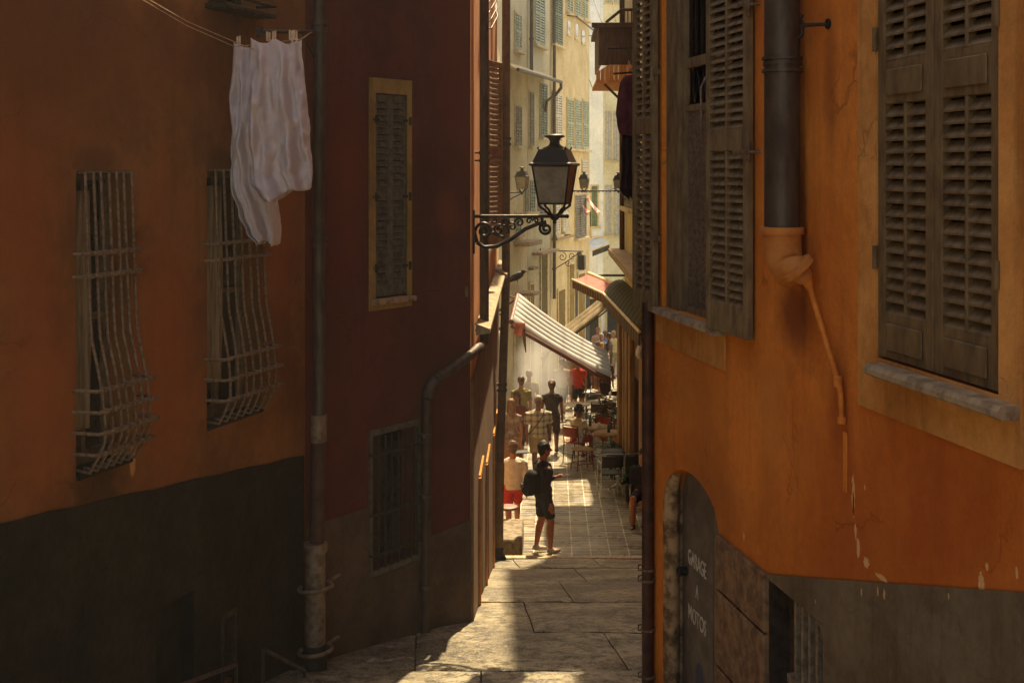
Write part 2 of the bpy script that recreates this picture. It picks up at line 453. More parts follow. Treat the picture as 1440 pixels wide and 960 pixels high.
grille_window(w1a, w1b, w1y, w1z, 7, (.27, .345, .72, .79, .86, .93), .17, .075, .8)
grille_window(w2a, w2b, w2y, w2z, 7, (.29, .355, .74, .82, .90), .15, .07, .78)
mb = MB(); mb.box((w3a, .1, w3z), (w3b, .14, w3z+.07)); mb.box((w3a, .1, w3z+.07), (w3a+.05, .14, w3z+1.5)); mb.box((w3b-.05, .1, w3z+.07), (w3b, .14, w3z+1.5))
w3 = mb.build('window', M['iron'], lo)
mb = MB(); mb.box((w3a-.04, -.16, w3z-.04), (w3b+.06, .1, w3z-.003), None, .006); mb.tube([(w3a-.03, -.15, w3z+.05), (w3b+.06, -.15, w3z+.05)], .012, 8)
mb.tube([(w3b+.05, -.15, w3z+.05), (w3b+.05, 0, w3z+.05)], .012, 8)
mb.build('sill', M['iron'], w3)
mb = MB(); mb.box((w3a+.05, .15, w3z+.07), (w3b-.05, .16, w3z+1.5)); mb.build('pane', M['glass'], w3)
mb = MB(); mb.box((da+.004, .08, BL+.3), (db-.004, .13, dz-.004)); mb.box((da+.001, -.004, BL+.3), (da+.012, .08, dz-.004)); mb.box((db-.012, -.004, BL+.3), (db-.001, .08, dz-.004)); mb.box((da+.012, -.004, dz-.012), (db-.012, .08, dz-.001)); d_ = mb.build('door', simple('black_door', C(20, 17, 13), C(12, 10, 8), .9, 0, 5, .1), lo)
mb = MB(); mb.box((sa-.035, -.02, -3.6), (sa-.002, .02, sz)); mb.box((sb+.002, -.02, -3.6), (sb+.035, .02, sz)); mb.box((sa-.035, -.02, sz+.002), (sb+.035, .02, sz+.04))
mb.box((sa+.002, .05, -3.58), (sb-.002, .09, sz-.002)); mb.box((sb-.012, -.01, -3.58), (sb-.001, .05, sz-.002)); mb.build('vent_frame', simple('damp_stone', C(64, 54, 40), None, .9, 0, 20, .5), lo)

# low metal rails by the left wall
def rail(pts, label):
    t = thing('low_rail', label, 'handrail', (pts[0][0], pts[0][1], ground_z(pts[0][1])), group='low rails at the foot of the left house')
    MB().tube(pts, .016, 8).build('rail', M['zinc'], t)
    for p in (pts[0], pts[-1]):
        MB().tube([(p[0], p[1], ground_z(p[1])-.05), p], .013, 8).build('post', M['zinc'], t)
pa = at(322, 934, 9.0); pb = at(222, 970, 8.05)
rail([(pb.x+.06, pb.y, pb.z), (pa.x+.05, pa.y, pa.z)], 'low pale rail sloping down to the right before the black wall base')
pa = at(370, 912, 9.35); pb = at(428, 942, 9.6)
rail([tuple(pa), (pb.x, pb.y, pb.z)], 'short pale rail ending beside the foot of the cast iron pipe')

# clothes pole and lines
bar = thing('clothes_pole', 'thin dark iron pole reaching from the drainpipe over the white washing', 'pole', at(445, 47, 9.9))
A = at(446, 45, 9.95); B = at(366, 45, 8.75)
mb = MB(); mb.tube([A, B], .014, 8); mb.box((B.x-.02, B.y-.02, B.z-.04), (B.x+.02, B.y+.02, B.z+.03)); mb.build('pole', M['iron'], bar)
mb = MB(); mb.tube([A+Vector((0,0,-.25)), A+(B-A)*.3], .008, 6); mb.build('brace', M['iron'], bar)
l1 = [at(425, 55, 8.9), at(385, 60, 8.75), at(330, 66, 8.6), at(262, 36, 7.6), at(190, -6, 6.9), at(120, -60, 6.2)]
l2 = [at(420, 57, 8.62), at(385, 68, 8.5), at(357, 70, 8.4), at(320, 55, 8.1), at(262, 30, 7.4), at(185, -14, 6.7)]
ropem = simple('washing_line', C(190, 160, 130), None, .9, 0, 30, 0)
for l, t in ((l1, 'thin pale washing line nearer the left wall'), (l2, 'thin pale washing line farther from the left wall')):
    mb = MB(); pts = []
    for a, b in zip(l, l[1:]):
        for k in range(6): pts.append(a.lerp(b, k/6))
    pts.append(l[-1]); mb.tube(pts, .0028, 5)
    o = mb.build('washing_line', ropem); tag(o, t, 'washing line', 'washing lines above the white laundry')
o = MB(); o.tube([l1[0], at(440, 44, 9.9)], .0028, 5); o.tube([l2[0], at(440, 44, 9.9)], .0028, 5)
o.build('line_tie', ropem, bar)

M['whitecloth'] = simple('white_cotton', C(228, 214, 214), C(212, 198, 198), .9, 0, 7, .15, sheen=.2, trans=.35)
def cloth_tube(name, prof, folds, Y, seed, hem, label, depth=.1):
    """hollow hanging garment: prof = (y, xl, xr) outline rows in the photograph, each at distance Y"""
    mb = MB(); rows = 70; n = 90; rnd = random.Random(seed)
    ph = [rnd.uniform(0, 6.28) for _ in range(6)]
    def row(t):
        y = prof[0][0] + (prof[-1][0]-prof[0][0])*t
        for (a, b) in zip(prof, prof[1:]):
            if a[0] <= y <= b[0]+1e-6:
                k = (y-a[0])/(b[0]-a[0]); k2 = k*k*(3-2*k)
                return y, a[1]+(b[1]-a[1])*k2, a[2]+(b[2]-a[2])*k2
        return (y,)+tuple(prof[-1][1:])
    def fn(s, t):
        y, xl, xr = row(t); th = s*2*math.pi
        k = .5-.5*math.cos(th); side = math.sin(th)
        amp = min(1, .35+t*1.3)
        f = .026*math.sin(side*3+k*folds*5.1*(1-.35*t)+ph[0]+t*2.6)+.012*math.sin(k*folds*9+ph[1]-t*4.4)+.011*math.sin(t*9+k*14+ph[2])
        f += .035*mnoise.noise(Vector((k*5, t*3.2, seed*3.1+side*.6)))*(.5+t) + .026*mnoise.noise(Vector((k*10-t*7, t*9+k*7, seed*1.7)))+.012*mnoise.noise(Vector((k*26+t*9, t*22-k*9, seed)))
        # diagonal drag folds from the pegs
        f += .028*math.sin((k*1.2-t*1.5)*13+ph[3])*math.exp(-t*1.9)
        f += .03*(1-abs(math.sin(k*folds*2.6+t*(1.5 if k > .5 else -1.2)+ph[5])))**2.2
        f *= 1.35
        x = xl + (xr-xl)*k
        y = y + (1-t)**9*(7*abs(math.sin(k*math.pi*(1.5 if folds < 3.4 else 2)))-3)
        p = at(x, y, Y)
        skew = (k-.5)
        sag = (hem*(k-.5)+.02*math.sin(k*9+ph[4]))*t
        return (p.x, p.y + side*depth*(.25+.75*min(1, t*2.5)) + f*amp + skew*.12, p.z+sag)
    mb.grid(fn, n, rows, .003)
    return mb.build(name, M['whitecloth'])
a = cloth_tube('white_trousers', [(64, 331, 388), (110, 327, 386), (150, 325, 382), (200, 326, 378), (260, 328, 384), (300, 341, 389), (325, 352, 390), (341, 366, 388)], 3.1, 8.75, 3, -.02,
               'long', .09)
tag(a, 'long white garment on the rear line, hanging lowest, left of the shorter one', 'laundry', 'white laundry on the left house')
b = cloth_tube('white_shirt', [(58, 356, 421), (100, 354, 424), (150, 353, 429), (200, 352, 433), (245, 352, 436), (262, 366, 437), (272, 376, 437)], 3.6, 8.45, 11, .11,
               'short', .1)
tag(b, 'shorter white garment with a wide hem hanging in front, nearest the pole', 'laundry', 'white laundry on the left house')
pegm = simple('clothes_peg', C(226, 196, 160), None, .7, 0, 20, 0)
for (x, y, Y, t) in ((334, 62, 8.7, 'peg at the left end of the white laundry'), (379, 56, 8.75, 'left peg of the close pair over the shorter white garment'), (384, 55, 8.6, 'right peg of the close pair over the shorter white garment'), (411, 54, 8.5, 'peg nearest the pole end, left of its twin'), (417, 54, 8.5, 'last peg at the pole end of the white laundry')):
    p = at(x, y, Y); mb = MB(); s_ = random.choice((-1, 1))
    mb.box((p.x-.006, p.y-.006, p.z-.045), (p.x+.006, p.y+.006, p.z+.05)); mb.box((p.x-.006+s_*.016, p.y-.005, p.z-.01), (p.x+.005+s_*.016, p.y+.005, p.z+.055)); mb.box((p.x-.012, p.y-.004, p.z-.012), (p.x+.012, p.y+.004, p.z-.004))
    tag(mb.build('clothes_peg', pegm), t, 'clothes peg', 'pegs on the washing lines')

# ================================================================== corner drainpipe
p = at(449, 0, 9.9); px_, py_ = p.x, p.y
dp = thing('drainpipe', 'tall grey drainpipe in the corner between the orange and dark red walls', 'drainpipe', (px_, py_, ground_z(py_)))
zj = at(449, 592, 9.9).z; zk = at(445, 775, 9.9).z
MB().tube([(px_, py_, 4.6), (px_, py_, zj)], .048, 14).build('upper_pipe', M['zinc'], dp)
for y in (32, 42, 335, 345):
    mb = MB(); z = at(449, y, 9.9).z; mb.tube([(px_, py_, z-.016), (px_, py_, z+.016)], .062, 14)
    mb.tube([(px_, py_, z), (px_-.02, py_+.17, z)], .01, 6)
    mb.build('bracket', M['zinc'], dp)
mb = MB(); mb.tube([(px_-.004, py_, zj+.05), (px_-.004, py_, zj-.16)], .062, 14); mb.build('joint_sleeve', M['cast'], dp)
MB().tube([(px_-.008, py_, zj-.15), (px_-.02, py_, zk)], .056, 14).build('middle_pipe', simple('red_brown_pipe', C(74, 48, 36), None, .7, .1, 9, .2), dp)
mb = MB(); gx = px_-.03; gz = ground_z(py_)
mb.tube([(gx, py_, zk+.06), (gx, py_, gz+.22)], .078, 16); mb.tube([(gx, py_, zk+.07), (gx, py_, zk+.0)], .092, 16)
mb.build('cast_pipe', M['cast'], dp)
mb = MB(); mb.tube([(gx, py_, gz+.22), (gx, py_, gz-.1)], .088, 16); mb.build('foot', M['iron'], dp)
for y in (825, 914):
    z = at(440, y, 9.9).z; mb = MB()
    pts = [(gx+.125*math.cos(t), py_+.125*math.sin(t), z+.012*math.cos(t)) for t in [math.radians(-200+i*16) for i in range(17)]]
    mb.tube(pts, .016, 8); mb.tube([pts[-1], (gx+.13, py_+.3, z)], .014, 8); mb.build('ring_bracket', M['cast'], dp)

# ================================================================== RED HOUSE
WD = Wall((-1.97, 10.1), (-.78, 11.86)); WS = Wall((-.78, 11.86), (-.92, 20.5)); BD = -6.4
rd = thing('red_house', 'narrow dark red house with one tall closed shutter and a sunlit side along the street', 'house', (0, 0, BD), WD)
ra, rb = WD.u(527), WD.u(572); rz0, rz1 = WD.z(545, 418), WD.z(545, 132)
ga, gb = WD.u(522), WD.u(586); gz0, gz1 = WD.z(550, 792), WD.z(550, 606)
rbl = []
for (x, y, a, b, c) in ((640, 120, .25, .8, C(112, 46, 38)), (480, 560, .2, .8, C(96, 50, 32)), (610, 470, .4, .3, C(82, 40, 28)), (630, 300, .15, .2, C(128, 60, 44)), (490, 250, .2, .5, C(122, 56, 38))):
    u_, z_ = WD.px(x, y); rbl.append((u_, z_-BD, a, b, c, .9, .9, 3, .5))
M['red'] = plaster('dark_red_plaster', C(98, 44, 38), C(76, 34, 30), C(56, 28, 24), streak=.35, blobs=rbl, fine=.1)
M['rplinth'] = plaster('brown_base_render', C(92, 74, 58), C(70, 54, 42), C(48, 36, 28), streak=.3, scale=1.6)
mb = MB(); wall_mesh(mb, 0, WD.L-.002, BD, 5.6, .9, [(ra, rb, rz0, rz1, .12), (ga, gb, gz0, gz1, .25)]); mb.build('wall', M['red'], rd)
zA, zB = WD.z(455, 733), WD.z(590, 690); zC, zD = WD.z(600, 754), WD.z(660, 731); uA, uB, uC, uD = WD.u(455), WD.u(586), WD.u(594), WD.u(660)
def tr(u):
    if u < uB: return zA+(zB-zA)*(u-uA)/(uB-uA)
    return zC+(zD-zC)*(u-uC)/(uD-uC)
mb = MB()
for a, b in ((.01, ga-.02), (uC+.06, WD.L-.004)):
    mb.poly([(a, -.01, BD), (b, -.01, BD), (b, -.01, tr(b)), (a, -.01, tr(a))], (0, .0085, 0))
mb.poly([(ga-.02, -.01, BD), (uC+.06, -.01, BD), (uC+.06, -.01, gz0-.06), (ga-.02, -.01, gz0-.06)], (0, .0085, 0))
mb.poly([(gb+.02, -.01, gz0-.06), (uC+.06, -.01, gz0-.06), (uC+.06, -.01, tr(uC)), (gb+.02, -.01, tr(uC))], (0, .0085, 0))
mb.build('plinth', M['rplinth'], rd)
# shuttered window
oa, ob = WD.u(518.5), WD.u(578); o0, o1 = WD.z(545, 434), WD.z(545, 111)
mb = MB()
mb.box((oa, -.012, o0), (ra, .0, o1)); mb.box((rb, -.012, o0), (ob, .0, o1)); mb.box((ra, -.012, rz1), (rb, .0, o1)); mb.box((ra, -.012, o0), (rb, .0, rz0))
wn = mb.build('window', M['yellow_band'], rd)
mb = MB(); mb.box((ra+.001, .07, rz0+.001), (rb-.001, .085, rz1-.001)); mb.build('pane', M['dark'], wn)  # dark backing sheet: shade behind the slats put into its colour
mb = MB(); h = rz1-rz0-.02; w = (rb-ra)/2-.004
for k in (0, 1):
    leaf(mb, w, h, [(.09, h*.5-.04), (h*.5+.03, h-.06)], T4(ra+.002+k*(w+.004), .004, rz0+.01), cols=1, t=.035, st=.035, pitch=.052)
mb.build('shutter', M['shutter_dark'], wn)
for (u_, s_) in ((ra, -1), (rb, 1)):
    for f_ in (.15, .5, .88):
        mb = MB(); z = rz0+h*f_; mb.tube([(u_+s_*.012, -.03, z-.035), (u_+s_*.012, -.03, z+.035)], .013, 8); mb.box((u_-s_*.05, -.012, z-.012), (u_+s_*.035, .002, z+.012)); mb.build('hinge', M['iron'], wn)
mb = MB(); mb.box((ra-.06, -.07, rz0-.05), (rb+.06, .004, rz0-.004), None, .008); mb.build('sill', M['sill'], wn)
# barred window low down
mb = MB(); mb.box((ga-.03, -.02, gz1), (gb+.03, .02, gz1+.05)); mb.box((ga-.03, -.02, gz0-.05), (gb+.03, .02, gz0)); mb.box((ga-.03, -.02, gz0), (ga, .02, gz1)); mb.box((gb, -.02, gz0), (gb+.03, .02, gz1))
wn = mb.build('window', M['shutter_dark'], rd)
mb = MB(); mb.box((ga, .18, gz0), (gb, .2, gz1)); mb.build('pane', M['glass'], wn)
mb = MB()
for i in range(7):
    u_ = ga+(gb-ga)*(i+.5)/7; mb.tube([(u_, -.045, gz0+.01), (u_, -.045, gz1-.01)], .009, 6)
for t in (.12, .42, .86):
    z = gz0+(gz1-gz0)*t; mb.tube([(ga-.03, .02, z), (ga-.03, -.05, z), (gb+.03, -.05, z), (gb+.03, .02, z)], .012, 6)
mb.build('grille', simple('green_grey_bars', C(44, 42, 34), None, .7, .2, 20, .2), wn)
u_, z_ = WD.px(655, 410); MB().box((u_-.02, -.012, z_-.05), (u_+.02, -.001, z_+.05)).build('meter_plate', M['cast'], rd)

# the side of the red house along the street (sunlit strips), its windows and door
M['side'] = plaster('sunlit_apricot_plaster', C(206, 146, 88), C(184, 116, 62), C(132, 74, 38), streak=.7, scale=1.4)
M['side_low'] = plaster('brown_shop_render', C(130, 98, 66), C(104, 76, 50), C(70, 48, 30), streak=.5, scale=1.3)
dz_ = -2.95
mb = MB()
s = rd['label']
sd_ = bpy.data.objects.new('tmp', None)
us = Wall(WS.p0, WS.p0+WS.d*WS.L)
rs = thing('street_house', 'tall narrow apricot house front grazed by sun just past the red wall', 'house', (0, 0, BD-.4), WS)
bpy.data.objects.remove(sd_)
d1 = (1.1, 2.0, -5.5, -3.1, .5); d2 = (3.0, 4.0, -6.2, -3.4, .5); d3 = (5.6, 7.4, -6.6, -3.6, .6)
wv1 = (2.6, 3.7, -.9, 1.35, .2); wv2 = (6.5, 7.5, -1.0, 1.35, .2)
wall_mesh(mb, .002, WS.L, BD-.4, 6.4, .8, [d1, d2, d3, wv1, wv2]); mb.build('wall', M['side'], rs)
mb = MB(); cuts = sorted([d1, d2, d3]); a = .004
for d in cuts + [None]:
    b = d[0] if d else WS.L
    mb.poly([(a, -.03, BD-.4), (b, -.03, BD-.4), (b, -.03, -1.95), (a, -.03, -1.95)], (0, .028, 0))
    if d: mb.poly([(d[0], -.03, d[3]), (d[1], -.03, d[3]), (d[1], -.03, -1.95), (d[0], -.03, -1.95)], (0, .028, 0)); a = d[1]
mb.build('ground_floor_render', M['side_low'], rs)
for d in (d1, d2, d3):
    mb = MB(); mb.box((d[0]+.02, .12, d[2]), (d[1]-.02, .17, d[3]-.02)); dd = mb.build('door', M['shutter'], rs)
    mb = MB(); mb.box((d[0]+.0, -.05, d[3]-.06), (d[1]-.0, -.0, d[3]+.02)); mb.box((d[0]-.05, -.055, d[2]), (d[0]+.02, -.0, d[3])); mb.build('frame', M['tan'], dd)
    mb = MB(); mb.tube([(d[0]+.12, .1, d[2]+1.1), (d[0]+.12, .04, d[2]+1.1), (d[0]+.24, .04, d[2]+1.1)], .012, 6); mb.build('handle', M['iron'], dd)
for d in (wv1, wv2):
    mb = MB(); mb.box((d[0]-.12, -.02, d[2]-.12), (d[1]+.12, .0, d[2])); mb.box((d[0]-.12, -.02, d[3]), (d[1]+.12, .0, d[3]+.12)); mb.box((d[0]-.12, -.02, d[2]), (d[0], 0, d[3])); mb.box((d[1], -.02, d[2]), (d[1]+.12, 0, d[3]))
    wn = mb.build('window', M['tan'], rs)
    w = (d[1]-d[0])/2; h = d[3]-d[2]
    mb = MB(); leaf(mb, w, h, [(.1, h/2-.04), (h/2+.04, h-.07)], T4(d[0]-.01, -.035, d[2], math.pi-.3) , cols=1, pitch=.06, st=.05); mb.build('shutter', M['shutter2'], wn)
    mb = MB(); leaf(mb, w, h, [(.1, h/2-.04), (h/2+.04, h-.07)], T4(d[1]+.01, -.035, d[2], -.3), cols=1, pitch=.06, st=.05); mb.build('shutter', M['shutter2'], wn)
    mb = MB(); mb.box((d[0], .1, d[2]), (d[1], .12, d[3])); mb.build('pane', M['glass'], wn)
    mb = MB(); mb.box((d[0]-.14, -.08, d[2]-.06), (d[1]+.14, -.021, d[2]-.003)); mb.build('sill', M['sill'], wn)
# sloping shop cornice (the pale plank-like ledge)
mb = MB()
mb.poly([(.35, -.17, -1.55), (.35, -.035, -1.57), (.35, -.035, -1.46), (.35, -.17, -1.51)], (6.2, 0, 0))
mb.poly([(6.56, -.2, -1.55), (6.56, -.035, -1.55), (6.56, -.035, -1.42), (6.56, -.2, -1.49)], (2.05, 0, 0))
mb.build('cornice', simple('pale_weathered_cornice', C(168, 152, 120), C(124, 108, 82), .85, 0, 14, .4), rs)
mb = MB(); mb.box((0, -.25, 6.42), (WS.L, .5, 6.52)); mb.build('roof_eave', M['terracotta'], rs)

# drainpipe with the dog-leg on to the red wall
Yp = 12.75; xp = at(681, 0, Yp).x
q = [Vector((xp, Yp, 6.3)), Vector((xp, Yp, at(682, 462, Yp).z)), Vector((xp+.005, Yp-.12, at(680, 484, Yp).z))]
uu, zz = WD.px(655, 497); cpt = WD.w(WD.L+.02, -.07, at(664, 490, 11.8).z)
e1 = WD.w(uu, -.07, zz); uu, zz = WD.px(604, 533); e2 = WD.w(uu, -.07, zz); uu, zz = WD.px(592, 560); e3 = WD.w(uu, -.07, zz); ub = WD.u(589); 
e4 = WD.w(ub, -.07, WD.z(590, 893))
dp2 = thing('drainpipe', 'dark drainpipe that leaves the sunlit corner and steps down on to the red wall', 'drainpipe', (e4.x, e4.y, e4.z))
MB().tube(q[:2], .047, 14).build('upper_pipe', M['zinc'], dp2)
e2b = e2.lerp(e3, .5) + Vector((-.01, 0, .03))
MB().tube([q[1], q[2], cpt, e1, e2], .045, 12).build('slanting_pipe', M['zinc'], dp2)
MB().tube([e2, e2b, e3], .05, 12).build('elbow', M['zinc'], dp2)
MB().tube([e3, e4], .042, 12).build('lower_pipe', simple('brown_low_pipe', C(70, 52, 40), None, .6, .2, 8, .2), dp2)
for y in (215, 226, 455, 464):
    mb = MB(); z = at(681, y, Yp).z; mb.tube([(xp, Yp, z-.014), (xp, Yp, z+.014)], .057, 14); mb.box((xp-.12, Yp-.008, z-.008), (xp, Yp+.008, z+.008)); mb.build('bracket', M['zinc'], dp2)
for y in (610, 695, 822):
    z = WD.z(590, y); c_ = WD.w(ub, -.07, z); MB().tube([c_-Vector((0,0,.014)), c_+Vector((0,0,.014))], .054, 12).build('bracket', M['zinc'], dp2)
# second street pipe
Yq = 18.9
dp3 = thing('drainpipe', 'straight brown drainpipe with a cast foot beside the stone step', 'drainpipe', (-.8, Yq, ground_z(Yq)))
zt = 6.3; z1 = at(0, 400, Yq).z
MB().tube([(-.712, Yq, zt), (-.72, Yq, z1), (-.81, Yq, -4.3)], .062, 14).build('pipe', simple('brown_street_pipe', C(112, 84, 58), None, .6, .2, 8, .2), dp3)
MB().tube([(-.81, Yq, -4.3), (-.83, Yq, ground_z(Yq)+.12)], .07, 14).build('cast_pipe', simple('cast_brown_pipe', C(128, 96, 64), None, .6, .2, 8, .2), dp3)
MB().tube([(-.83, Yq, ground_z(Yq)+.2), (-.83, Yq-.02, ground_z(Yq)+.1), (-.78, Yq-.1, ground_z(Yq)+.04)], .078, 12).build('foot', M['iron'], dp3)
for y in (195, 203, 540, 548):
    mb = MB(); z = at(0, y, Yq).z; xq = -.716 if y < 400 else -.775; mb.tube([(xq, Yq, z-.02), (xq, Yq, z+.02)], .076, 14); mb.box((-.92, Yq-.01, z-.01), (xq, Yq+.01, z+.01)); mb.build('bracket', M['zinc'], dp3)
# cable bundle and old bracket high on the street house
mb = MB()
for k in range(4):
    pts = [WS.w(2.2+.25*t+.04*k, -.04-.1*math.sin(t*1.1+k), 1.9+.05*k+.22*math.sin(t*.9+k)) for t in range(9)]
    mb.tube(pts, .009, 6)
tag(mb.build('cable_bundle', M['blackiron']), 'tangle of black cables high on the sunlit strip between two pipes', 'cables')

# ================================================================== RIGHT ORANGE HOUSE
RW = Wall((.6246, 9), (3.23, -3)); BR = -5.0
def rbz(z): return z-BR
ro = thing('orange_house', 'bright orange house on the right with brown louvred shutters and garage door', 'house', (0, 0, BR), RW)
a1, b1 = RW.u(931), RW.u(1046); c1, d1_ = -.91, 1.75
a2, b2 = RW.u(1236), RW.u(1409); c2, d2_ = -.80, 1.62
ga_, gb_ = RW.u(937), RW.u(1011); gtop = -1.885; gspr = -2.10
ca_, cb_ = RW.u(1080), RW.u(1161); ctop = -2.135
rb_ = []
def RB(x, y, ru, rz, c, wob=.8, soft=.5, ns=5, al=.8):
    u_, z_ = RW.px(x, y); rb_.append((u_, rbz(z_), ru, rz, c, wob, soft, ns, al))
RB(1120, 440, .2, .16, C(118, 58, 26), .7, .6, 4, .85)          # damp under the elbow
RB(1180, 560, .09, .25, C(140, 68, 28), .7, .7, 6, .6)
RB(1168, 130, .07, .3, C(126, 62, 26), .9, .8, 6, .55)          # stain under the hook
RB(1130, 340, .04, .5, C(110, 54, 24), .8, .7, 5, .7)
RB(1200, 770, .5, .5, C(160, 66, 24), .9, .9, 2, .5)
RB(1340, 730, .8, .45, C(158, 60, 22), .9, .9, 2, .55)
RB(980, 560, .4, .35, C(176, 112, 56), .9, .9, 2, .45)
RB(1085, 600, .18, .35, C(204, 124, 62), .9, .8, 3, .45)
RB(1000, 690, .5, .25, C(150, 86, 42), .9, .8, 3, .5)
PCH = C(226, 178, 122)
for (x, y, ru, rz) in ((1200, 695, .016, .08), (1203, 745, .01, .04), (1207, 770, .016, .04), (1218, 790, .024, .025), (1216, 685, .008, .012), (1240, 812, .05, .012), (1380, 822, .02, .05), (1388, 797, .01, .015), (1430, 806, .008, .02), (1046, 753, .01, .018)):
    RB(x, y, ru, rz, PCH, 1.5, .1, 34, .85)
RB(1200, 707, .007, .05, C(60, 34, 20), .5, .2, 18, 1)
M['rorange'] = plaster('bright_orange_plaster', C(224, 134, 58), C(198, 108, 42), C(142, 78, 34), streak=.42, blobs=rb_, fine=.11, bump=.35)
mb = MB()
uS = ga_; mid = (ga_+gb_)/2
wall_mesh(mb, .0, RW.L, BR, 7.6, 4, [(a1, b1, c1, d1_, .3), (a2, b2, c2, d2_, .12), (ga_, gb_, BR+.1, gtop, .22), (ca_, cb_, BR+.1, ctop, .45)])
# spandrels that round the garage arch and the cellar corner
def arch_z(t, spr, crown): return spr + (crown-spr)*math.sqrt(max(0, 1-(2*t-1)**2))
for side in (0, 1):
    pts = []
    for k in range(9):
        t = k/16 if side == 0 else 1-k/16
        pts.append((ga_+(gb_-ga_)*t, .0, arch_z(t, gspr-.02, gtop)))
    pts.append((pts[0][0], 0, gtop)) 
    mb.poly(pts, (0, .22, 0))
r_ = .1
pts = [(cb_-r_*math.cos(q), 0.0, ctop-r_+r_*math.sin(q)) for q in [math.pi/2*k/6+math.pi/2 for k in range(7)]]
pts = [(cb_-r_+r_*math.cos(q), 0.0, ctop-r_+r_*math.sin(q)) for q in [math.pi/2*k/6 for k in range(7)]] + [(cb_, 0, ctop)]
mb.poly(pts, (0, .44, 0))
mb.build('wall', M['rorange'], ro)
mb = MB(); mb.box((0, -.4, 7.62), (RW.L+.2, .6, 7.74)); mb.build('roof_eave', M['terracotta'], ro)
# plinth with a rising paint line
M['rplinth2'] = plaster('grey_brown_base_paint', C(122, 104, 82), C(104, 86, 64), C(62, 49, 34), streak=.55, scale=2.2, fine=.12,
    blobs=[(RW.u(x), rbz(RW.z(x, y)), ru*.7, rz*.6, PCH, 1.6, .15, 40, .7) for (x, y, ru, rz) in ((1215, 832, .01, .03), (1238, 830, .008, .03), (1247, 835, .012, .035), (1150, 845, .008, .02), (1338, 838, .006, .02))])
uc = RW.u(1080)
tp = lambda u: -2.12 + .283*(u-uc)
mb = MB()
def strip(a, b, zb=None, zt=None, n=6, y=-.012):
    for k in range(n):
        p, q = a+(b-a)*k/n, a+(b-a)*(k+1)/n
        mb.poly([(p, y, BR if zb is None else zb), (q, y, BR if zb is None else zb), (q, y, tp(q)), (p, y, tp(p))], (0, -y-.0015, 0))
mb.poly([(uc, -.012, ctop+.004), (cb_, -.012, ctop+.004), (cb_, -.012, tp(cb_)), (uc, -.012, tp(uc)+.004)], (0, .0105, 0))
strip(cb_+.001, RW.L, n=14)
pts2 = [(x, -.012, z) for (x, _, z) in [(cb_-r_+r_*math.cos(q), 0.0, ctop-r_+r_*math.sin(q)) for q in [math.pi/2*k/6 for k in range(7)]]] + [(cb_, -.012, ctop)]
mb.poly(pts2, (0, .0105, 0))
mb.build('plinth', M['rplinth2'], ro)
# stone pier between the garage door and the cellar window
M['pier'] = simple('reddish_rough_stone', C(150, 112, 80), C(96, 68, 48), .95, 0, 16, 1.2, amt=(.3, .7))
mb = MB(); z = BR+.15; k = 0; pw = ca_-gb_
while z < gspr-.03:
    h = min((.41, .36, .44)[k % 3], gspr-.012-z)
    cut = (.55, .38, .7)[k % 3]
    for (p, q) in ((gb_+.004, gb_+pw*cut-.006), (gb_+pw*cut+.006, ca_+.003)):
        mb.box((p, -.022-random.uniform(0, .008), z+.006), (q, .02, z+h-.006), None, .008)
    z += h; k += 1
mb.build('stone_pier', M['pier'], ro)
# garage door
dm = simple('grey_door_paint', C(112, 98, 86), C(92, 78, 66), .65, 0, 6, .25)
mb = MB(); mb.box((ga_+.005, .11, BR+.12), (ga_+(gb_-ga_)*.60-.006, .15, gtop-.005)); mb.box((ga_+(gb_-ga_)*.60+.006, .11, BR+.12), (gb_-.005, .15, gtop-.005))
gd = mb.build('garage_door', dm, ro)
mb = MB()
mb.box((ga_+.001, .002, BR+.1), (ga_+.014, .108, gtop-.03))
mb.tube([(ga_+.012, .03, BR+.1), (ga_+.012, .03, gspr-.1), (ga_+.03, .035, gspr+.02), (ga_+.10, .04, gspr+.12)], [.055, .055, .05, .03], 16)
mb.build('stone_jamb', simple('pale_worn_stone', C(176, 138, 98), C(98, 70, 46), .9, 0, 9, .9, amt=(.38, .62)), ro)
mb = MB(); mb.tube([(ga_+.11, .1, -2.62), (ga_+.11, .06, -2.62)], .03, 12); mb.ell((ga_+.11, .055, -2.62), (.028, .02, .028)); mb.build('door_knob', M['iron'], gd)
mb = MB(); mb.ell((ga_+.36, .1095, -3.27), (.08, .004, .14)); mb.build('blue_paint_mark', simple('blue_spray_paint', C(58, 62, 92), C(84, 78, 90), .7, 0, 12, 0), gd)
def text_mesh(body, name, mat, parent, u, y, z, size, sx=1.0, rot=None, M4=None, thick=.0015, align='CENTER', italic=0):
    cu = bpy.data.curves.new(name, 'FONT'); cu.body = body; cu.size = size; cu.align_x = align; cu.align_y = 'CENTER'; cu.extrude = thick; cu.shear = italic; cu.offset = .004*size
    tmp = bpy.data.objects.new(name, cu); COL.objects.link(tmp)
    bpy.context.view_layer.update()
    me = bpy.data.meshes.new_from_object(tmp.evaluated_get(bpy.context.evaluated_depsgraph_get()))
    bpy.data.objects.remove(tmp)
    R = (Matrix.Translation((u, y, z)) @ (rot or Matrix()) @ Matrix.Rotation(math.pi/2, 4, 'X') @ Matrix.Diagonal((sx, 1, 1, 1)))
    o3 = OFF[parent.name][0] if parent else Vector((0, 0, 0))
    me.transform(Matrix.Translation(-o3) @ R)
    me.materials.clear(); me.materials.append(mat)
    o = bpy.data.objects.new(name, me); COL.objects.link(o)
    if parent: o.parent = parent; OFF[o.name] = OFF[parent.name]
    return o
lt = simple('chalky_lettering', C(212, 200, 182), C(168, 154, 136), .9, 0, 26, 0)
um = RW.u(981, .11)
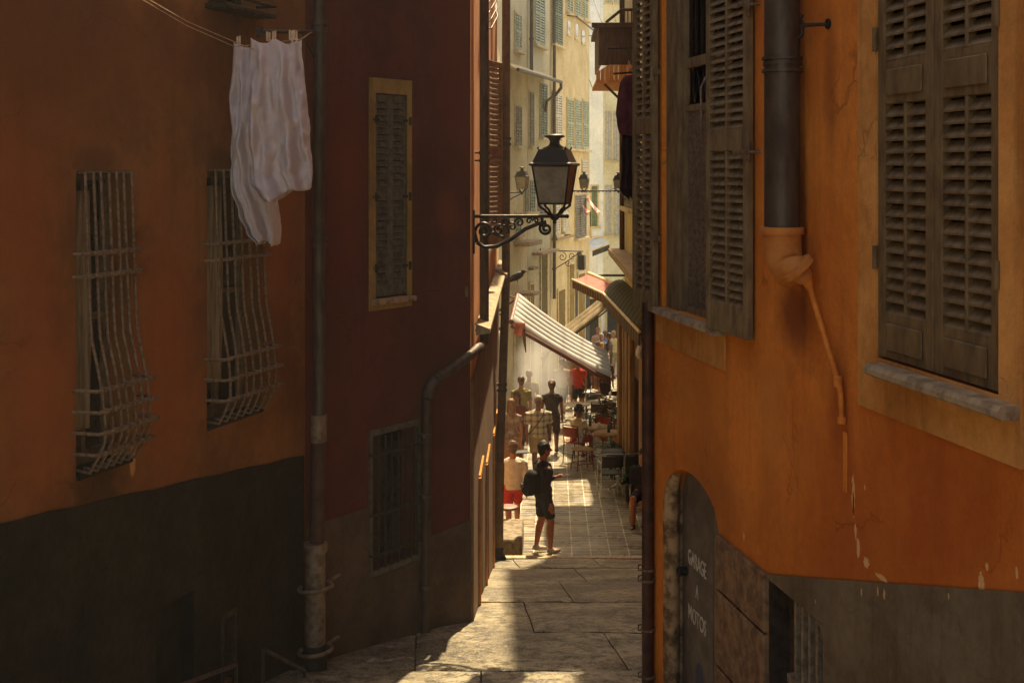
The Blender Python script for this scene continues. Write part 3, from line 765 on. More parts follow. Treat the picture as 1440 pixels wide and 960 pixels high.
text_mesh('GARAGE', 'lettering', lt, gd, um, .106, RW.z(981, 793, .11), .14, .66)
text_mesh('A', 'lettering', lt, gd, um, .106, RW.z(981, 833, .11), .12, .7)
text_mesh('MOTOS', 'lettering', lt, gd, um, .106, RW.z(981, 872, .11), .14, .74)
# cellar window
mb = MB(); mb.box((ca_+.005, .2, ctop-.05), (cb_-.005, .26, ctop)); mb.box((ca_+.005, .2, -3.3), (cb_-.005, .26, -3.22))
cw = mb.build('cellar_window', M['dark'], ro)
mb = MB()
for i in range(6):
    u_ = ca_+.2+(cb_-ca_-.2)*(i+.5)/6; mb.box((u_-.014, .05, -4.6), (u_+.014, .075, ctop-.006))
mb.box((ca_+.16, .04, -2.62), (cb_-.022, .085, -2.575)); mb.box((ca_+.16, .04, -3.2), (cb_-.022, .085, -3.16))
mb.build('grille', simple('grey_cellar_bars', C(150, 132, 108), C(104, 86, 66), .7, .2, 20, .3), cw)
mb = MB(); mb.box((ca_+.002, .004, -4.8), (ca_+.02, .44, ctop-.004)); mb.box((ca_+.02, .1, -4.8), (ca_+.14, .3, ctop-.004), None, .02); mb.build('inner_jamb', simple('dark_jamb_stone', C(70, 54, 40), C(40, 32, 24), .95, 0, 14, .8), cw)  # jamb stone in a darker tone than the pier
mb = MB(); mb.box((ca_+.02, .34, -4.8), (cb_-.004, .4, ctop-.004)); mb.box((cb_-.02, .004, -4.8), (cb_-.002, .34, ctop-.1)); mb.build('dark_back', M['dark'], cw)
# window bands
mb = MB()
bz0 = -1.15; ub1 = RW.u(1021)
mb.box((RW.u(925), -.012, bz0), (ub1, -.001, c1-.02))
w1_ = mb.build('window', M['tan'], ro)
mb = MB(); mb.poly([(a1-.02, -.075, c1-.035), (a1-.02, .0, c1-.035), (a1-.02, .0, c1), (a1-.02, -.06, c1)], (b1-a1-.25, 0, 0)); mb.build('sill', M['sill'], w1_)
# casement with bars
mb = MB()
fr = [(a1+.001, a1+.09), (a1+.5, a1+.56)]
uf = RW.u(958, .05)
mb.box((a1+.002, .03, c1), (uf, .09, d1_-.002)); mb.box((uf+.005, .05, c1), (uf+.06, .09, d1_-.002))
mb.box((uf, .06, .66), (b1-.002, .1, .72)); mb.box((uf, .06, .38), (b1-.002, .1, .42)); mb.box((uf, .06, c1), (b1-.002, .1, c1+.04))
mb.build('casement', M['shutter2'], w1_)
mb = MB()
for k in range(16):
    u_ = uf+.09+k*.062
    if u_ < b1-.02: mb.box((u_, .07, c1+.04), (u_+.02, .09, .38))
mb.build('bars', M['bar'], w1_)
mb = MB()
for k in range(9):
    u_ = uf+.09+k*.11
    if u_ < b1-.02: mb.box((u_, .075, .72), (u_+.02, .09, d1_-.01))
    if u_+.1 < b1-.02: mb.tube([(u_, .08, .43), (u_+.05, .08, .64), (u_+.1, .08, .43)], .006, 5)
mb.build('upper_bars', M['iron'], w1_)
mb = MB(); mb.box((a1+.01, .22, c1+.01), (b1-.01, .24, d1_-.01)); mb.build('pane', M['glass'], w1_)
# open leaf folded back to the far side and closed leaf on the near side
hh = d1_-c1+.06
mb = MB(); Mo = T4(a1-.02, -.05, c1-.05, math.pi+.16)
Mo = Matrix.Translation((a1-.47, -.075, c1-.04)) @ Matrix.Rotation(.03, 4, 'Z')
leaf(mb, .46, hh, [(.12, 1.2), (1.3, hh-.1)], Mo, cols=2, st=.06, pitch=.05)
hinge(mb, Matrix.Translation((a1-.03, -.05, c1-.04)), .5); hinge(mb, Matrix.Translation((a1-.03, -.05, c1-.04)), 1.6)
mb.build('open_shutter', M['shutter2'], w1_)
ua = RW.u(998, -.06); ub_ = RW.u(1049, -.06)
mb = MB(); Mc = Matrix.Translation((ub_, -.03, c1-.0)) @ Matrix.Rotation(math.pi+.07, 4, 'Z') 
Mc = Matrix.Translation((ua, -.085, c1)) @ Matrix.Rotation(.05, 4, 'Z')
lw_ = ub_-ua
leaf(mb, lw_, hh, [(.16, 1.02), (1.14, hh-.1)], Mc, cols=2, st=.055, pitch=.047)
mb.build('closed_shutter', M['shutter2'], w1_)
mb = MB()
for zz_ in (1.42-.91+.38, .1):
    mb.tube([(ub_+.01, -.05, zz_-.06), (ub_+.01, -.05, zz_+.06)], .013, 8); mb.box((ub_-.1, -.1, zz_-.012), (ub_+.05, -.08, zz_+.012)); mb.tube([(ub_+.01, -.05, zz_), (ub_+.06, .01, zz_)], .009, 6)
mb.tube([(ua+.05, -.1, .54), (ua+.05, -.13, .48), (ua+.055, -.13, .2)], .007, 6)
mb.build('ironwork', M['bar'], w1_)
# big closed window
s0 = RW.u(1210); s1 = RW.u(1440); zb_ = -1.03
mb = MB()
mb.box((s0, -.014, zb_), (a2, -.001, d2_+.25)); mb.box((b2, -.014, zb_), (s1, -.001, d2_+.25)); mb.box((a2, -.014, d2_), (b2, -.001, d2_+.25)); mb.box((a2, -.014, zb_), (b2, -.001, c2))
w2_ = mb.build('window', M['tan'], ro)
mb = MB()
us0 = RW.u(1217, -.09); us1 = RW.u(1406, -.09)
n_ = 14; prof = [(-.004, -.012), (-.085, -.012), (-.1, -.03), (-.1, -.05), (-.08, -.062), (-.004, -.062)]
mb.poly([(us0, y, c2+z) for (y, z) in prof], (us1-us0, 0, 0))
mb.build('sill', M['sill'], w2_)
hh = d2_-c2-.02; wl = (b2-a2)/2-.006
for k in (0, 1):
    mb = MB()
    Ml = Matrix.Translation((a2+.003+k*(wl+.008), -.006, c2+.01)) @ Matrix.Rotation(0, 4, 'Z')
    lb_ = .185; 
    leaf(mb, wl, hh, [(lb_, 1.07), (1.25, hh-.1)], Ml, cols=2, st=.062, pitch=.05, t=.042)
    mb.tube([Ml @ Vector((wl-.03 if k == 0 else .03, -.004, 1.5)), Ml @ Vector((wl-.03 if k == 0 else .03, -.035, 1.5))], .006, 6)
    mb.ell(Ml @ Vector((wl-.03 if k == 0 else .03, -.04, 1.5)), (.014, .014, .016))
    hx = 0 if k == 0 else wl
    for z in (.42, 1.35, 2.1):
        mb.tube([Ml @ Vector((hx, -.014, z-.05)), Ml @ Vector((hx, -.014, z+.05))], .012, 8)
    mb.build('shutter', M['shutter'], w2_)
mb = MB(); mb.box((a2+.002, .07, c2+.002), (b2-.002, .09, d2_-.002)); mb.build('pane', M['dark'], w2_)  # dark sheet instead of glass, painting the shade in the slat gaps
# big downpipe
Yr = 6.45; ur = RW.u(1100, -.11)
dp4 = thing('drainpipe', 'thick brown downpipe ending in a terracotta elbow on the bright orange wall', 'drainpipe', (ur, -.11, -1.2), RW)
zc = RW.z(1100, 322, -.11)
MB().tube([(ur, -.11, 7.6), (ur, -.11, zc)], .088, 22).build('pipe', M['bigpipe'], dp4)
mb = MB(); zk = RW.z(1100, 100, -.11)
for dz in (0, .035, .06): mb.tube([(ur, -.11, zk+dz-.007), (ur, -.11, zk+dz+.007)], [.1, .1] if dz != .035 else [.094, .094], 22)
mb.build('collar', M['bigpipe'], dp4)
mb = MB()
mb.tube([(ur, -.11, zc+.01), (ur, -.11, zc-.025)], .108, 22)
u2, z2 = RW.px(1122, 378, -.1); u3, z3 = RW.px(1134, 392, -.06)
mb.tube([(ur, -.11, zc-.02), (ur+.0, -.11, zc-.06), (ur+.006, -.11, zc-.1), (ur+.022, -.11, zc-.14), (ur+.048, -.108, zc-.175), (ur+.08, -.104, zc-.205), (u2+.0, -.1, z2-.005), (u3, -.06, z3)], [.097, .095, .093, .09, .086, .08, .07, .04], 22)
mb.build('elbow', M['terracotta'], dp4)
mb = MB(); d_ = Vector((u3-u2, .04, z3-z2)).normalized(); mb.tube([Vector((u2, -.1, z2))-d_*.02, Vector((u2, -.1, z2))+d_*.012], .086, 18)
mb.build('elbow_ring', M['terracotta'], dp4)
u4, z4 = RW.px(1178, 535, -.03); u5, z5 = RW.px(1182, 552, -.03); u6, z6 = RW.px(1184, 592, -.02)
mb = MB(); mb.tube([(u3, -.06, z3), (u3+.02, -.045, z3-.06), (u4, -.03, z4), (u5, -.03, z5), (u6, -.02, z6)], [.03, .014, .013, .013, .012], 10)
mb.build('thin_pipe', M['orange_pipe'], dp4)
MB().tube([(u4, -.03, z4+.02), (u4+.004, -.03, z4-.03)], .02, 10).build('pipe_joint', M['orange_pipe'], dp4); MB().tube([(u6, -.02, z6+.02), (u6, -.02, z6-.01)], .021, 10).build('pipe_joint', M['orange_pipe'], dp4)
u7, z7 = RW.px(1187, 690, 0); mb = MB(); mb.box((u6-.02, -.008, z7), (u6+.02, -.0, z6-.05), None, .003); mb.build('chase_cover', M['rorange'], dp4)
# hook
uh, zh = RW.px(1140, 36, -.06); hk = thing('wall_hook', 'rusty iron hook on the orange wall between the pipe and the big window', 'hook', (uh, 0, zh), RW)
u8 = RW.u(1166, 0)
mb = MB(); mb.tube([(u8, .01, zh), (uh, -.1, zh)], .009, 8); mb.tube([(uh, -.1, zh+.05), (uh-.012, -.11, zh+.03), (uh, -.1, zh), (uh-.008, -.1, zh-.045), (uh-.02, -.11, zh-.06)], .009, 8); mb.build('hook', M['iron'], hk)
mb = MB(); mb.tube([(u8, -.001, zh), (u8, -.012, zh)], .024, 12); mb.build('wall_plate', M['iron'], hk)

# hidden street side of the right orange house, standing back from its front edge
WH = Wall((1.62, 20.2), (.66, 9.05)); 
mb = MB(); wall_mesh(mb, 0, WH.L, -6.4, 6.6, 2, [])
o = thing('rear_wing', 'street side of the bright orange house behind its corner pipe', 'house', (0, 0, -6.4), WH)
mb.build('wall', M['rorange'], o)
# corner pipe with pegs
pc_ = RW.w(RW.u(911, -.05), -.05, 0); Yc = pc_.y; xc = pc_.x
cp = thing('corner_pipe', 'thin rust brown pipe down the street corner of the bright orange house', 'drainpipe', (xc, Yc, -5))
MB().tube([(xc, Yc, at(0, 425, Yc).z), (xc, Yc, ground_z(9.1)-.2)], .041, 12).build('pipe', simple('rust_brown_pipe', C(84, 50, 34), C(56, 36, 26), .6, .2, 9, .2), cp)
for y in (800, 815, 884, 950):
    z = at(900, y, Yc).z; mb = MB(); mb.tube([(xc, Yc, z-.008), (xc, Yc, z+.008)], .05, 12)
    mb.tube([(xc-.03, Yc-.02, z), (xc-.065, Yc-.02, z), (xc-.065, Yc-.02, z+.035), (xc-.04, Yc-.02, z+.04)], .007, 6); mb.build('clamp', M['bar'], cp)
# ================================================================== ground
def ground_mat():
    m, nt, b = nodes('worn_stone_slabs'); g = NG(nt)
    mp = g.mapping((1, 1, 0), (0, 0, 0))
    f2 = g.noise(9, 8, .75); f3 = g.noise(45, 4, .7); big = g.noise(1.2, 6, .6)
    col = g.mix(g.rng(big, .38, .62), C(192, 178, 146), C(124, 113, 90))
    col = g.mix(g.math('MULTIPLY', g.rng(f2, .44, .60), .9), col, C(58, 50, 38)); col = g.mix(g.math('MULTIPLY', g.rng(g.noise(.8, 4, .6), .5, .65), .5), col, C(70, 60, 46))
    col = g.mix(g.math('MULTIPLY', g.rng(f3, .5, .72), .7), col, C(222, 212, 184)); col = g.mix(g.rng(g.noise(2.6, 7, .75, dist=1.2), .6, .68), col, C(206, 196, 172))
    nt.links.new(col, b.inputs['Base Color'])
    nt.links.new(g.rng(big, .3, .7, .28, .5), b.inputs['Roughness'])
    bp = nt.nodes.new('ShaderNodeBump'); bp.inputs['Strength'].default_value = 1.0; bp.inputs['Distance'].default_value = .035
    nt.links.new(g.math('ADD', f2, g.math('MULTIPLY', f3, .5)), bp.inputs['Height']); nt.links.new(bp.outputs[0], b.inputs['Normal'])
    return m
def paver_mat():
    m, nt, b = nodes('grey_pavers'); g = NG(nt)
    br = nt.nodes.new('ShaderNodeTexBrick'); mp = g.mapping((1, 1, 0), (.03, 0, 0)); nt.links.new(mp, br.inputs['Vector'])
    br.offset = 0; br.inputs['Scale'].default_value = 1; br.inputs['Mortar Size'].default_value = .012; br.inputs['Mortar Smooth'].default_value = .3
    br.inputs['Brick Width'].default_value = .3; br.inputs['Row Height'].default_value = .19; br.inputs['Bias'].default_value = 0
    br.inputs['Color1'].default_value = C(150, 136, 108); br.inputs['Color2'].default_value = C(88, 79, 62); br.inputs['Mortar'].default_value = C(214, 206, 180)
    f2 = g.noise(3.5, 8, .75); f3 = g.noise(50, 4, .7)
    col = g.mix(g.rng(f2, .42, .72), br.outputs['Color'], C(66, 58, 44)); 
    col = g.mix(g.math('MULTIPLY', g.rng(f3, .5, .8), .5), col, C(160, 142, 116))
    nt.links.new(col, b.inputs['Base Color'])
    nt.links.new(g.rng(g.noise(2.5, 5, .6), .35, .65, .26, .5), b.inputs['Roughness'])
    bp = nt.nodes.new('ShaderNodeBump'); bp.inputs['Strength'].default_value = .5; bp.inputs['Distance'].default_value = .012
    nt.links.new(g.math('SUBTRACT', g.math('MULTIPLY', f2, .7), br.outputs['Fac']), bp.inputs['Height']); nt.links.new(bp.outputs[0], b.inputs['Normal'])
    return m
M['slab'] = ground_mat(); M['paver'] = paver_mat()
def sheet(name, ys, x0, x1, zf, mat, nx=2):
    mb = MB(); xs = [x0+(x1-x0)*i/nx for i in range(nx+1)]
    vs = [(x, y, zf(x, y)) for y in ys for x in xs]; W = nx+1
    fs = [(j*W+i, j*W+i+1, (j+1)*W+i+1, (j+1)*W+i) for j in range(len(ys)-1) for i in range(nx)]
    mb.add(vs, fs, False); o = mb.build(name, mat, fix=False); return tag(o, kind='structure')
base = lambda x, y: ground_z(y)-.12
sheet('ground', [-60, -12, 0, 9, 11.86, 19.0, 19.06, 30, 60, 260], -160, 160, base, M['slab'], 8)
# sloping slabs with worn risers
RY = [-3, -.8, 1.4, 3.4, 5.4, 7.6, 9.92, 11.25, 13.2, 15.5, 17.5, 19.05]
CUTS = {6: [-1.15, .5], 7: [-.25], 8: [.12], 9: [.33], 10: [-.55, .62], 5: [-.5]}
rnd = random.Random(5)
mb = MB()
def wig(x, k): return .05*mnoise.noise(Vector((x*1.7, k*7.3, 1.5)))+.018*mnoise.noise(Vector((x*8, k*3.1, 4)))
def chip(x, k, s): return max(0, .0+.13*mnoise.noise(Vector((x*2.6, k*5.7, s*9.1)))+.03*mnoise.noise(Vector((x*13, k*5.7, s*9.1))))
for k, (a, b) in enumerate(zip(RY, RY[1:])):
    cuts = [-6.5, -3.2] + CUTS.get(k, [rnd.uniform(-.8, .8)]) + [4.5]
    za, zb = ground_z(a), ground_z(b)
    for ci, (x0, x1) in enumerate(zip(cuts, cuts[1:])):
        lift = .02+rnd.uniform(-.008, .008); tw_ = rnd.uniform(-.02, .02)
        nx = max(8, int((x1-x0)/.07)); ny = max(8, int((b-a)/.12))
        def fn(s, t):
            x = x0+(x1-x0)*s
            e0 = a+(wig(x, k)+chip(x, k, 0) if k else 0); e1 = b+(wig(x, k+1)-chip(x, k+1, 1) if k < len(RY)-2 else -.004)
            y = e0+(e1-e0)*t
            yy = y
            xs = .004+.012*abs(mnoise.noise(Vector((yy*4, ci*3+k, 2))))
            sk = .14*(t-.5)
            if s == 0: x += xs
            if s == 1: x -= xs
            if 0 < ci: x += -sk*(1-s)
            if ci < len(cuts)-2: x += -sk*s
            ed = min(1, min(t, 1-t)*(b-a)/.05, min(s, 1-s)*(x1-x0)/.05)
            z = za+(zb-za)*(y-a)/(b-a)+lift+.016*mnoise.noise(Vector((x*1.3, y*1.3, 0)))+.006*mnoise.noise(Vector((x*6, y*6, 3)))-.012*(1-ed)
            return (x, y, z)
        mb.grid(fn, nx, ny, 0, True)
        def skirt(P):
            for p, q in zip(P, P[1:]): mb.add([p, q, (q[0], q[1], q[2]-.13), (p[0], p[1], p[2]-.13)], [(0, 1, 2, 3)])
        skirt([fn(i/nx, 1) for i in range(nx+1)]); skirt([fn(i/nx, 0) for i in range(nx+1)])
        skirt([fn(0, j/ny) for j in range(ny+1)]); skirt([fn(1, j/ny) for j in range(ny+1)])
o = mb.build('stepped_street', M['slab'], fix=False); tag(o, kind='structure')
# kerb at the foot of the slope and the paved street
mb = MB(); mb.box((-1.6, 19.055, -6.1), (1.8, 19.19, ground_z(19.0)+.02), None, .012)
tag(mb.build('kerb', simple('pale_kerb_stone', C(196, 176, 142), C(150, 130, 100), .7, 0, 14, .5)), kind='structure')
sheet('pavement', [19.19, 22, 26, 30, 40, 50, 60], -4, 6, lambda x, y: ground_z(y), M['paver'], 4)
# drain slot
mb = MB()
for k in range(22): mb.box((.62+k*.034, 19.42, -5.99), (.632+k*.034, 19.6, ground_z(19.5)+.012))
mb.box((.6, 19.4, -6.0), (1.4, 19.42, ground_z(19.5)+.014)); mb.box((.6, 19.6, -6.0), (1.4, 19.62, ground_z(19.5)+.014))
tag(mb.build('drain_grate', M['cast']), 'narrow slotted drain grate across the paving below the kerb', 'drain')
# stone step by the second pipe
mb = MB(); mb.box((-1.1, 19.5, -6.2), (-.5, 20.7, -5.62), None, .02)
st = tag(mb.build('stone_step', simple('step_stone', C(140, 124, 98), C(92, 78, 58), .8, 0, 10, .5)), 'pale stone doorstep block at the left wall beside the cast pipe foot', 'doorstep')
# ================================================================== far houses
def far_window(house, W, x0, x1, y0, y1, mat, style='closed', cols=1, pitch=.085, sill=True, label=None, off=0.0):
    """shuttered window measured in the photograph, built on the wall it stands on"""
    u0, u1 = W.u(x0), W.u(x1); zt, zb = W.z((x0+x1)/2, y0), W.z((x0+x1)/2, y1)
    mb = MB(); t = .07
    mb.box((u0-t, -.03, zb-.05), (u0, -.002, zt+t)); mb.box((u1, -.03, zb-.05), (u1+t, -.002, zt+t)); mb.box((u0, -.03, zt), (u1, -.002, zt+t))
    if sill: mb.box((u0-.12, -.16, zb-.08), (u1+.12, -.002, zb-.002))
    w = mb.build('window', M['band_far'], house)
    mb = MB(); mb.box((u0, -.012, zb), (u1, -.003, zt)); mb.build('pane', M['glass'], w)
    h = zt-zb; n = 2
    wl = (u1-u0)/n
    if style == 'closed':
        for k in range(n):
            mb = MB(); leaf(mb, wl-.01, h, [(.08, h*.5-.03), (h*.5+.03, h-.06)], T4(u0+.005+k*wl, -.055, zb), cols=1, t=.04, st=.06, pitch=pitch); mb.build('shutter', mat, w)
    else:
        for k, (uu, an) in enumerate(((u0, math.pi-.12), (u1, -.12))):
            mb = MB(); leaf(mb, wl, h, [(.08, h*.5-.03), (h*.5+.03, h-.06)], T4(uu, -.04-(.04 if k == 0 else 0), zb, an), cols=1, t=.04, st=.06, pitch=pitch); mb.build('shutter', mat, w)
    return w
M['band_far'] = simple('pale_window_surround', C(206, 190, 150), C(176, 156, 116), .85, 0, 8, .2)
M['sh_green'] = simple('green_shutter_paint', C(96, 116, 86), C(70, 90, 66), .65, 0, 8, .2)
M['sh_pale'] = simple('pale_sage_shutter_paint', C(164, 174, 150), C(132, 142, 116), .7, 0, 8, .2)
M['sh_grey'] = simple('grey_shutter_paint', C(120, 112, 92), C(90, 84, 68), .7, 0, 8, .2)
M['sh_white'] = simple('chalk_white_shutter_paint', C(206, 200, 184), C(176, 168, 148), .7, 0, 8, .2)
M['och1'] = plaster('pale_ochre_plaster', C(212, 202, 170), C(192, 180, 144), C(170, 146, 88), streak=.5)
M['och2'] = plaster('greyed_ochre_plaster', C(204, 198, 168), C(186, 178, 146), C(158, 140, 92), streak=.5)
M['och3'] = plaster('warm_ochre_plaster', C(208, 192, 152), C(190, 170, 128), C(162, 132, 72), streak=.5)
M['bluew'] = plaster('pale_blue_plaster', C(226, 234, 238), C(206, 218, 226), C(164, 172, 174), streak=.5)
M['beige'] = plaster('pale_beige_plaster', C(228, 216, 178), C(212, 198, 154), C(168, 152, 112), streak=.4)
M['shopdark'] = simple('dark_shop_interior', C(50, 44, 34), C(30, 26, 20), .8, 0, 3, .1)
M['timber'] = simple('brown_timber', C(88, 60, 40), C(58, 40, 26), .7, 0, 8, .35, stretch=(4, 4, .5))
BF = -9.4
Y0 = Vector((-1.6, 38)); dY = Vector((2.95, 12)).normalized()
def yw(xa, xb, back=0):
    f = Wall(Y0, Y0+dY*12.4); a, b = f.u(xa), f.u(xb); n = Vector((-dY.y, dY.x))
    return Wall(Y0+dY*a+n*back, Y0+dY*b+n*back)
H1 = yw(690, 741.5); H2 = yw(742, 773.5); H3 = yw(774, 829)
def house(name, W, mat, label, z0, z1, depth=6, doors=(), u0=0, u1=None):
    h = thing(name, label, 'house', (0, 0, z0), W)
    mb = MB(); wall_mesh(mb, u0, u1 or W.L, z0, z1, depth, [(a, b, c, d, .35) for (a, b, c, d) in doors]); mb.build('wall', mat, h)
    mb = MB(); mb.box(((u0)-.1, -.35, z1+.002), ((u1 or W.L)+.1, .6, z1+.14)); mb.build('roof_eave', M['terracotta'], h)
    for (a, b, c, d) in doors:
        mb = MB(); mb.box((a+.01, .22, c), (b-.01, .28, d-.01)); mb.box((a+.01, .2, d-.5), (b-.01, .22, d-.44)); mb.build('door', M['shopdark'], h)
        mb = MB(); mb.box((a-.1, -.05, c), (a-.002, -.002, d+.1)); mb.box((b+.002, -.05, c), (b+.1, -.002, d+.1)); mb.box((a-.002, -.05, d+.002), (b+.002, -.002, d+.1)); mb.build('door_frame', M['band_far'], h)
    return h
def dr(W, x0, x1, y): return (W.u(x0), W.u(x1), BF+.2, W.z((x0+x1)/2, y))
h1 = house('ochre_house', H1, M['och1'], 'pale ochre house at the street bend, just right of the brown drainpipe', BF, 7.4, doors=[dr(H1, 723, 735, 430)])
far_window(h1, H1, 737, 741, 256, 298, M['sh_green'])
far_window(h1, H1, 724, 731, 300, 330, M['sh_green'])
h2 = house('ochre_house', H2, M['och2'], 'greyed ochre house between the two far drainpipes, behind the street lantern', BF, 7.6, doors=[dr(H2, 744.5, 749, 400), dr(H2, 760, 768, 352)])
far_window(h2, H2, 751, 765, -22, 65, M['sh_pale'], 'closed')
far_window(h2, H2, 744, 749.5, 130, 206, M['sh_grey'])
far_window(h2, H2, 759, 768, 118, 194, M['sh_green'])
far_window(h2, H2, 744, 751, 254, 298, M['sh_green'])
h3 = house('ochre_house', H3, M['och3'], 'warm ochre house with a row of narrow sage shutters behind the big lantern', BF, 7.2, doors=[dr(H3, 784, 793, 408), dr(H3, 799, 806, 372), dr(H3, 812, 821, 385)])
mb = MB(); a_, b_ = H3.u(806.5), H3.u(811); mb.box((a_, -.04, -8.9), (b_, -.002, H3.z(808, 400))); a_, b_ = H3.u(821.8), H3.u(828); mb.box((a_, -.04, -8.9), (b_, -.002, H3.z(824, 404))); mb.build('shop_window', M['shopdark'], h3)
far_window(h3, H3, 776, 789.5, -22, 64, M['sh_green'])
far_window(h3, H3, 797, 805.5, 140, 209, M['sh_pale']); far_window(h3, H3, 808, 816.5, 141, 210, M['sh_pale']); far_window(h3, H3, 819, 826.5, 142, 211, M['sh_pale'])
far_window(h3, H3, 796, 804, -25, 20, M['sh_pale']); far_window(h3, H3, 808, 815, -22, 24, M['sh_pale']); far_window(h3, H3, 818, 825, -20, 28, M['sh_pale'])
far_window(h3, H3, 778, 786, 278, 330, M['sh_white']); far_window(h3, H3, 790, 798, 276, 325, M['sh_white'])
far_window(h3, H3, 808, 823, 274, 334, M['sh_grey'])
far_window(h3, H3, 776.5, 789, 132, 196, M['sh_white'], sill=False)
far_window(h1, H1, 724, 732, 150, 205, M['sh_grey']); far_window(h1, H1, 724, 732, 20, 72, M['sh_pale'])
far_window(h2, H2, 756, 766, 262, 306, M['sh_grey']); far_window(h3, H3, 797, 804.5, 225, 262, M['sh_grey']); far_window(h3, H3, 818, 825, 226, 262, M['sh_white'])
for (a, b, y0, y1) in ((797.5, 801.5, 29, 48), (808.5, 812.5, 33, 54), (818, 822, 42, 60)):
    mb = MB(); u0, u1 = H3.u(a), H3.u(b); z1, z0 = H3.z(a, y0), H3.z(a, y1); mb.box((u0, -.015, z0), (u1, -.002, z1)); w = mb.build('small_window', M['glass'], h3)
    mb = MB(); mb.box((u0-.08, -.06, z0-.08), (u1+.08, -.002, z0-.001)); mb.build('sill', M['band_far'], w)
# lintels and ledges along the bend
def ledge(h, W, x0, x1, y, d=.3, t=.09, name='ledge', mat=None):
    mb = MB(); z = W.z((x0+x1)/2, y); mb.box((W.u(x0), -d, z-t), (W.u(x1), -.003, z), None, .01); return mb.build(name, mat or M['sill'], h)
ledge(h1, H1, 722, 741.4, 338, .5, .15); ledge(h2, H2, 748, 773, 352, .35); ledge(h3, H3, 776, 800, 332, .2); ledge(h3, H3, 806, 828, 395, .45, .14)
ledge(h2, H2, 742.5, 749, 375, .2); ledge(h1, H1, 724, 735, 410, .6)
# eave with gutter and swan neck
t = thing('porch_roof', 'small tiled lean-to roof with a gutter high on the pale ochre wall', 'roof', (H2.u(758), 0, H2.z(758, 112)), H2)
ua_ = H2.u(742)-3.2; ub_ = H2.u(766); zr = H2.z(750, 107)
mb = MB(); mb.poly([(ua_, -.5, zr-.06), (ua_, -.003, zr+.2), (ua_, -.003, zr+.1), (ua_, -.5, zr-.12)], (ub_-ua_, 0, 0)); mb.build('roof_slab', M['band_far'], t)
mb = MB(); mb.tube([(ua_, -.56, zr-.1), (ub_+.05, -.56, zr-.1)], .06, 8); mb.build('gutter', M['zinc'], t)
mb = MB(); mb.tube([(ub_, -.56, zr-.12), (ub_+.08, -.55, zr-.3), (ub_+.06, -.35, zr-.55), (ub_-.2, -.12, zr-.75), (ub_-.25, -.1, zr-1.1)], .055, 8); mb.build('swan_neck', M['zinc'], t)
# two far drainpipes
for W, x, y0, y1, lab in ((H2, 743, -60, 100, 'thin far drainpipe above the lean-to roof'), (H3, 775.5, -60, 420, 'long far drainpipe between the two ochre houses, behind the lantern')):
    mb = MB(); u_ = W.u(x); z1 = min(7.2, W.z(x, y0)); z0 = W.z(x, y1); mb.tube([(0, 0, z0), (0, 0, z1)], .06, 8)
    t = thing('drainpipe', lab, 'drainpipe', (0, 0, z0), W); OFF[t.name] = (Vector((0, 0, z0)),); t.location = W.w(u_, -.1, z0)
    mb.build('pipe', M['zinc'], t); mb = MB(); mb.tube([(0, 0, z0+1), (0, 0, z0+1.06)], .08, 8); mb.build('bracket', M['zinc'], t)
# rod over the small windows
mb = MB(); mb.tube([H3.w(H3.u(797), -.35, H3.z(797, 24)), H3.w(H3.u(828), -.5, H3.z(828, 52))], .03, 6); 
for x, y in ((797, 24), (828, 52)):
    mb.tube([H3.w(H3.u(x), -.4, H3.z(x, y)), H3.w(H3.u(x), 0, H3.z(x, y)+.05)], .02, 5)
tag(mb.build('drying_rail', M['zinc']), 'thin slanting rail over the three small square windows', 'rail')

WB = Wall((1.18, 56), (2.12, 56)); hb = house('blue_house', WB, M['bluew'], 'narrow pale blue-white house closing the street, seen full height', BF, 12.5, doors=[(.1, .75, BF+.2, -5.6)], u0=0)
far_window(hb, WB, 822, 829, 300, 332, M['sh_green']); far_window(hb, WB, 832, 840, 262, 318, M['sh_green'])
WFa = Wall((2.13, 64), (6.2, 64)); hf = house('beige_house', WFa, M['beige'], 'farthest beige house with pairs of small pale shutters, right of the blue one', BF, 12.5, doors=[(.5, 1.4, BF+.2, -6.2), (2.0, 3.0, BF+.2, -6.2)])
for (a, b, y0, y1) in ((852.5, 858.5, 158, 224), (864, 870, 158, 226), (852.5, 858.5, 262, 330), (865, 871, 262, 330), (852.5, 858.5, 60, 120), (864, 870, -14, 4), (852.5, 858.5, -14, 4)):
    far_window(hf, WFa, a, b, y0, y1, M['sh_white'], pitch=.12)

# ================================================================== right side of the street
WU = Wall((1.60, 29.2), (1.74, 21.0)); WSH = Wall((1.385, 27.2), (1.92, 20.0))
hr = house('yellow_house', WU, M['och3'], 'ochre house above the dark street awning on the right, with a timber balcony', -2.9, 11.4, depth=4)
u0 = WU.u(876); 
far_window(hr, WU, 880.5, 893, 200, 292, M['sh_grey'], 'closed')
mb = MB(); mb.tube([(.1, -.07, -1.9), (.1, -.07, 11.3)], .06, 10); mb.build('corner_post', M['timber'], hr)
mb = MB(); mb.poly([(-.3, -.36, -1.92), (8.2, -.42, -1.92), (8.2, -.003, -1.92), (-.3, -.003, -1.92)], (0, 0, .13)); 
mb.build('stone_ledge', M['sill'], hr)
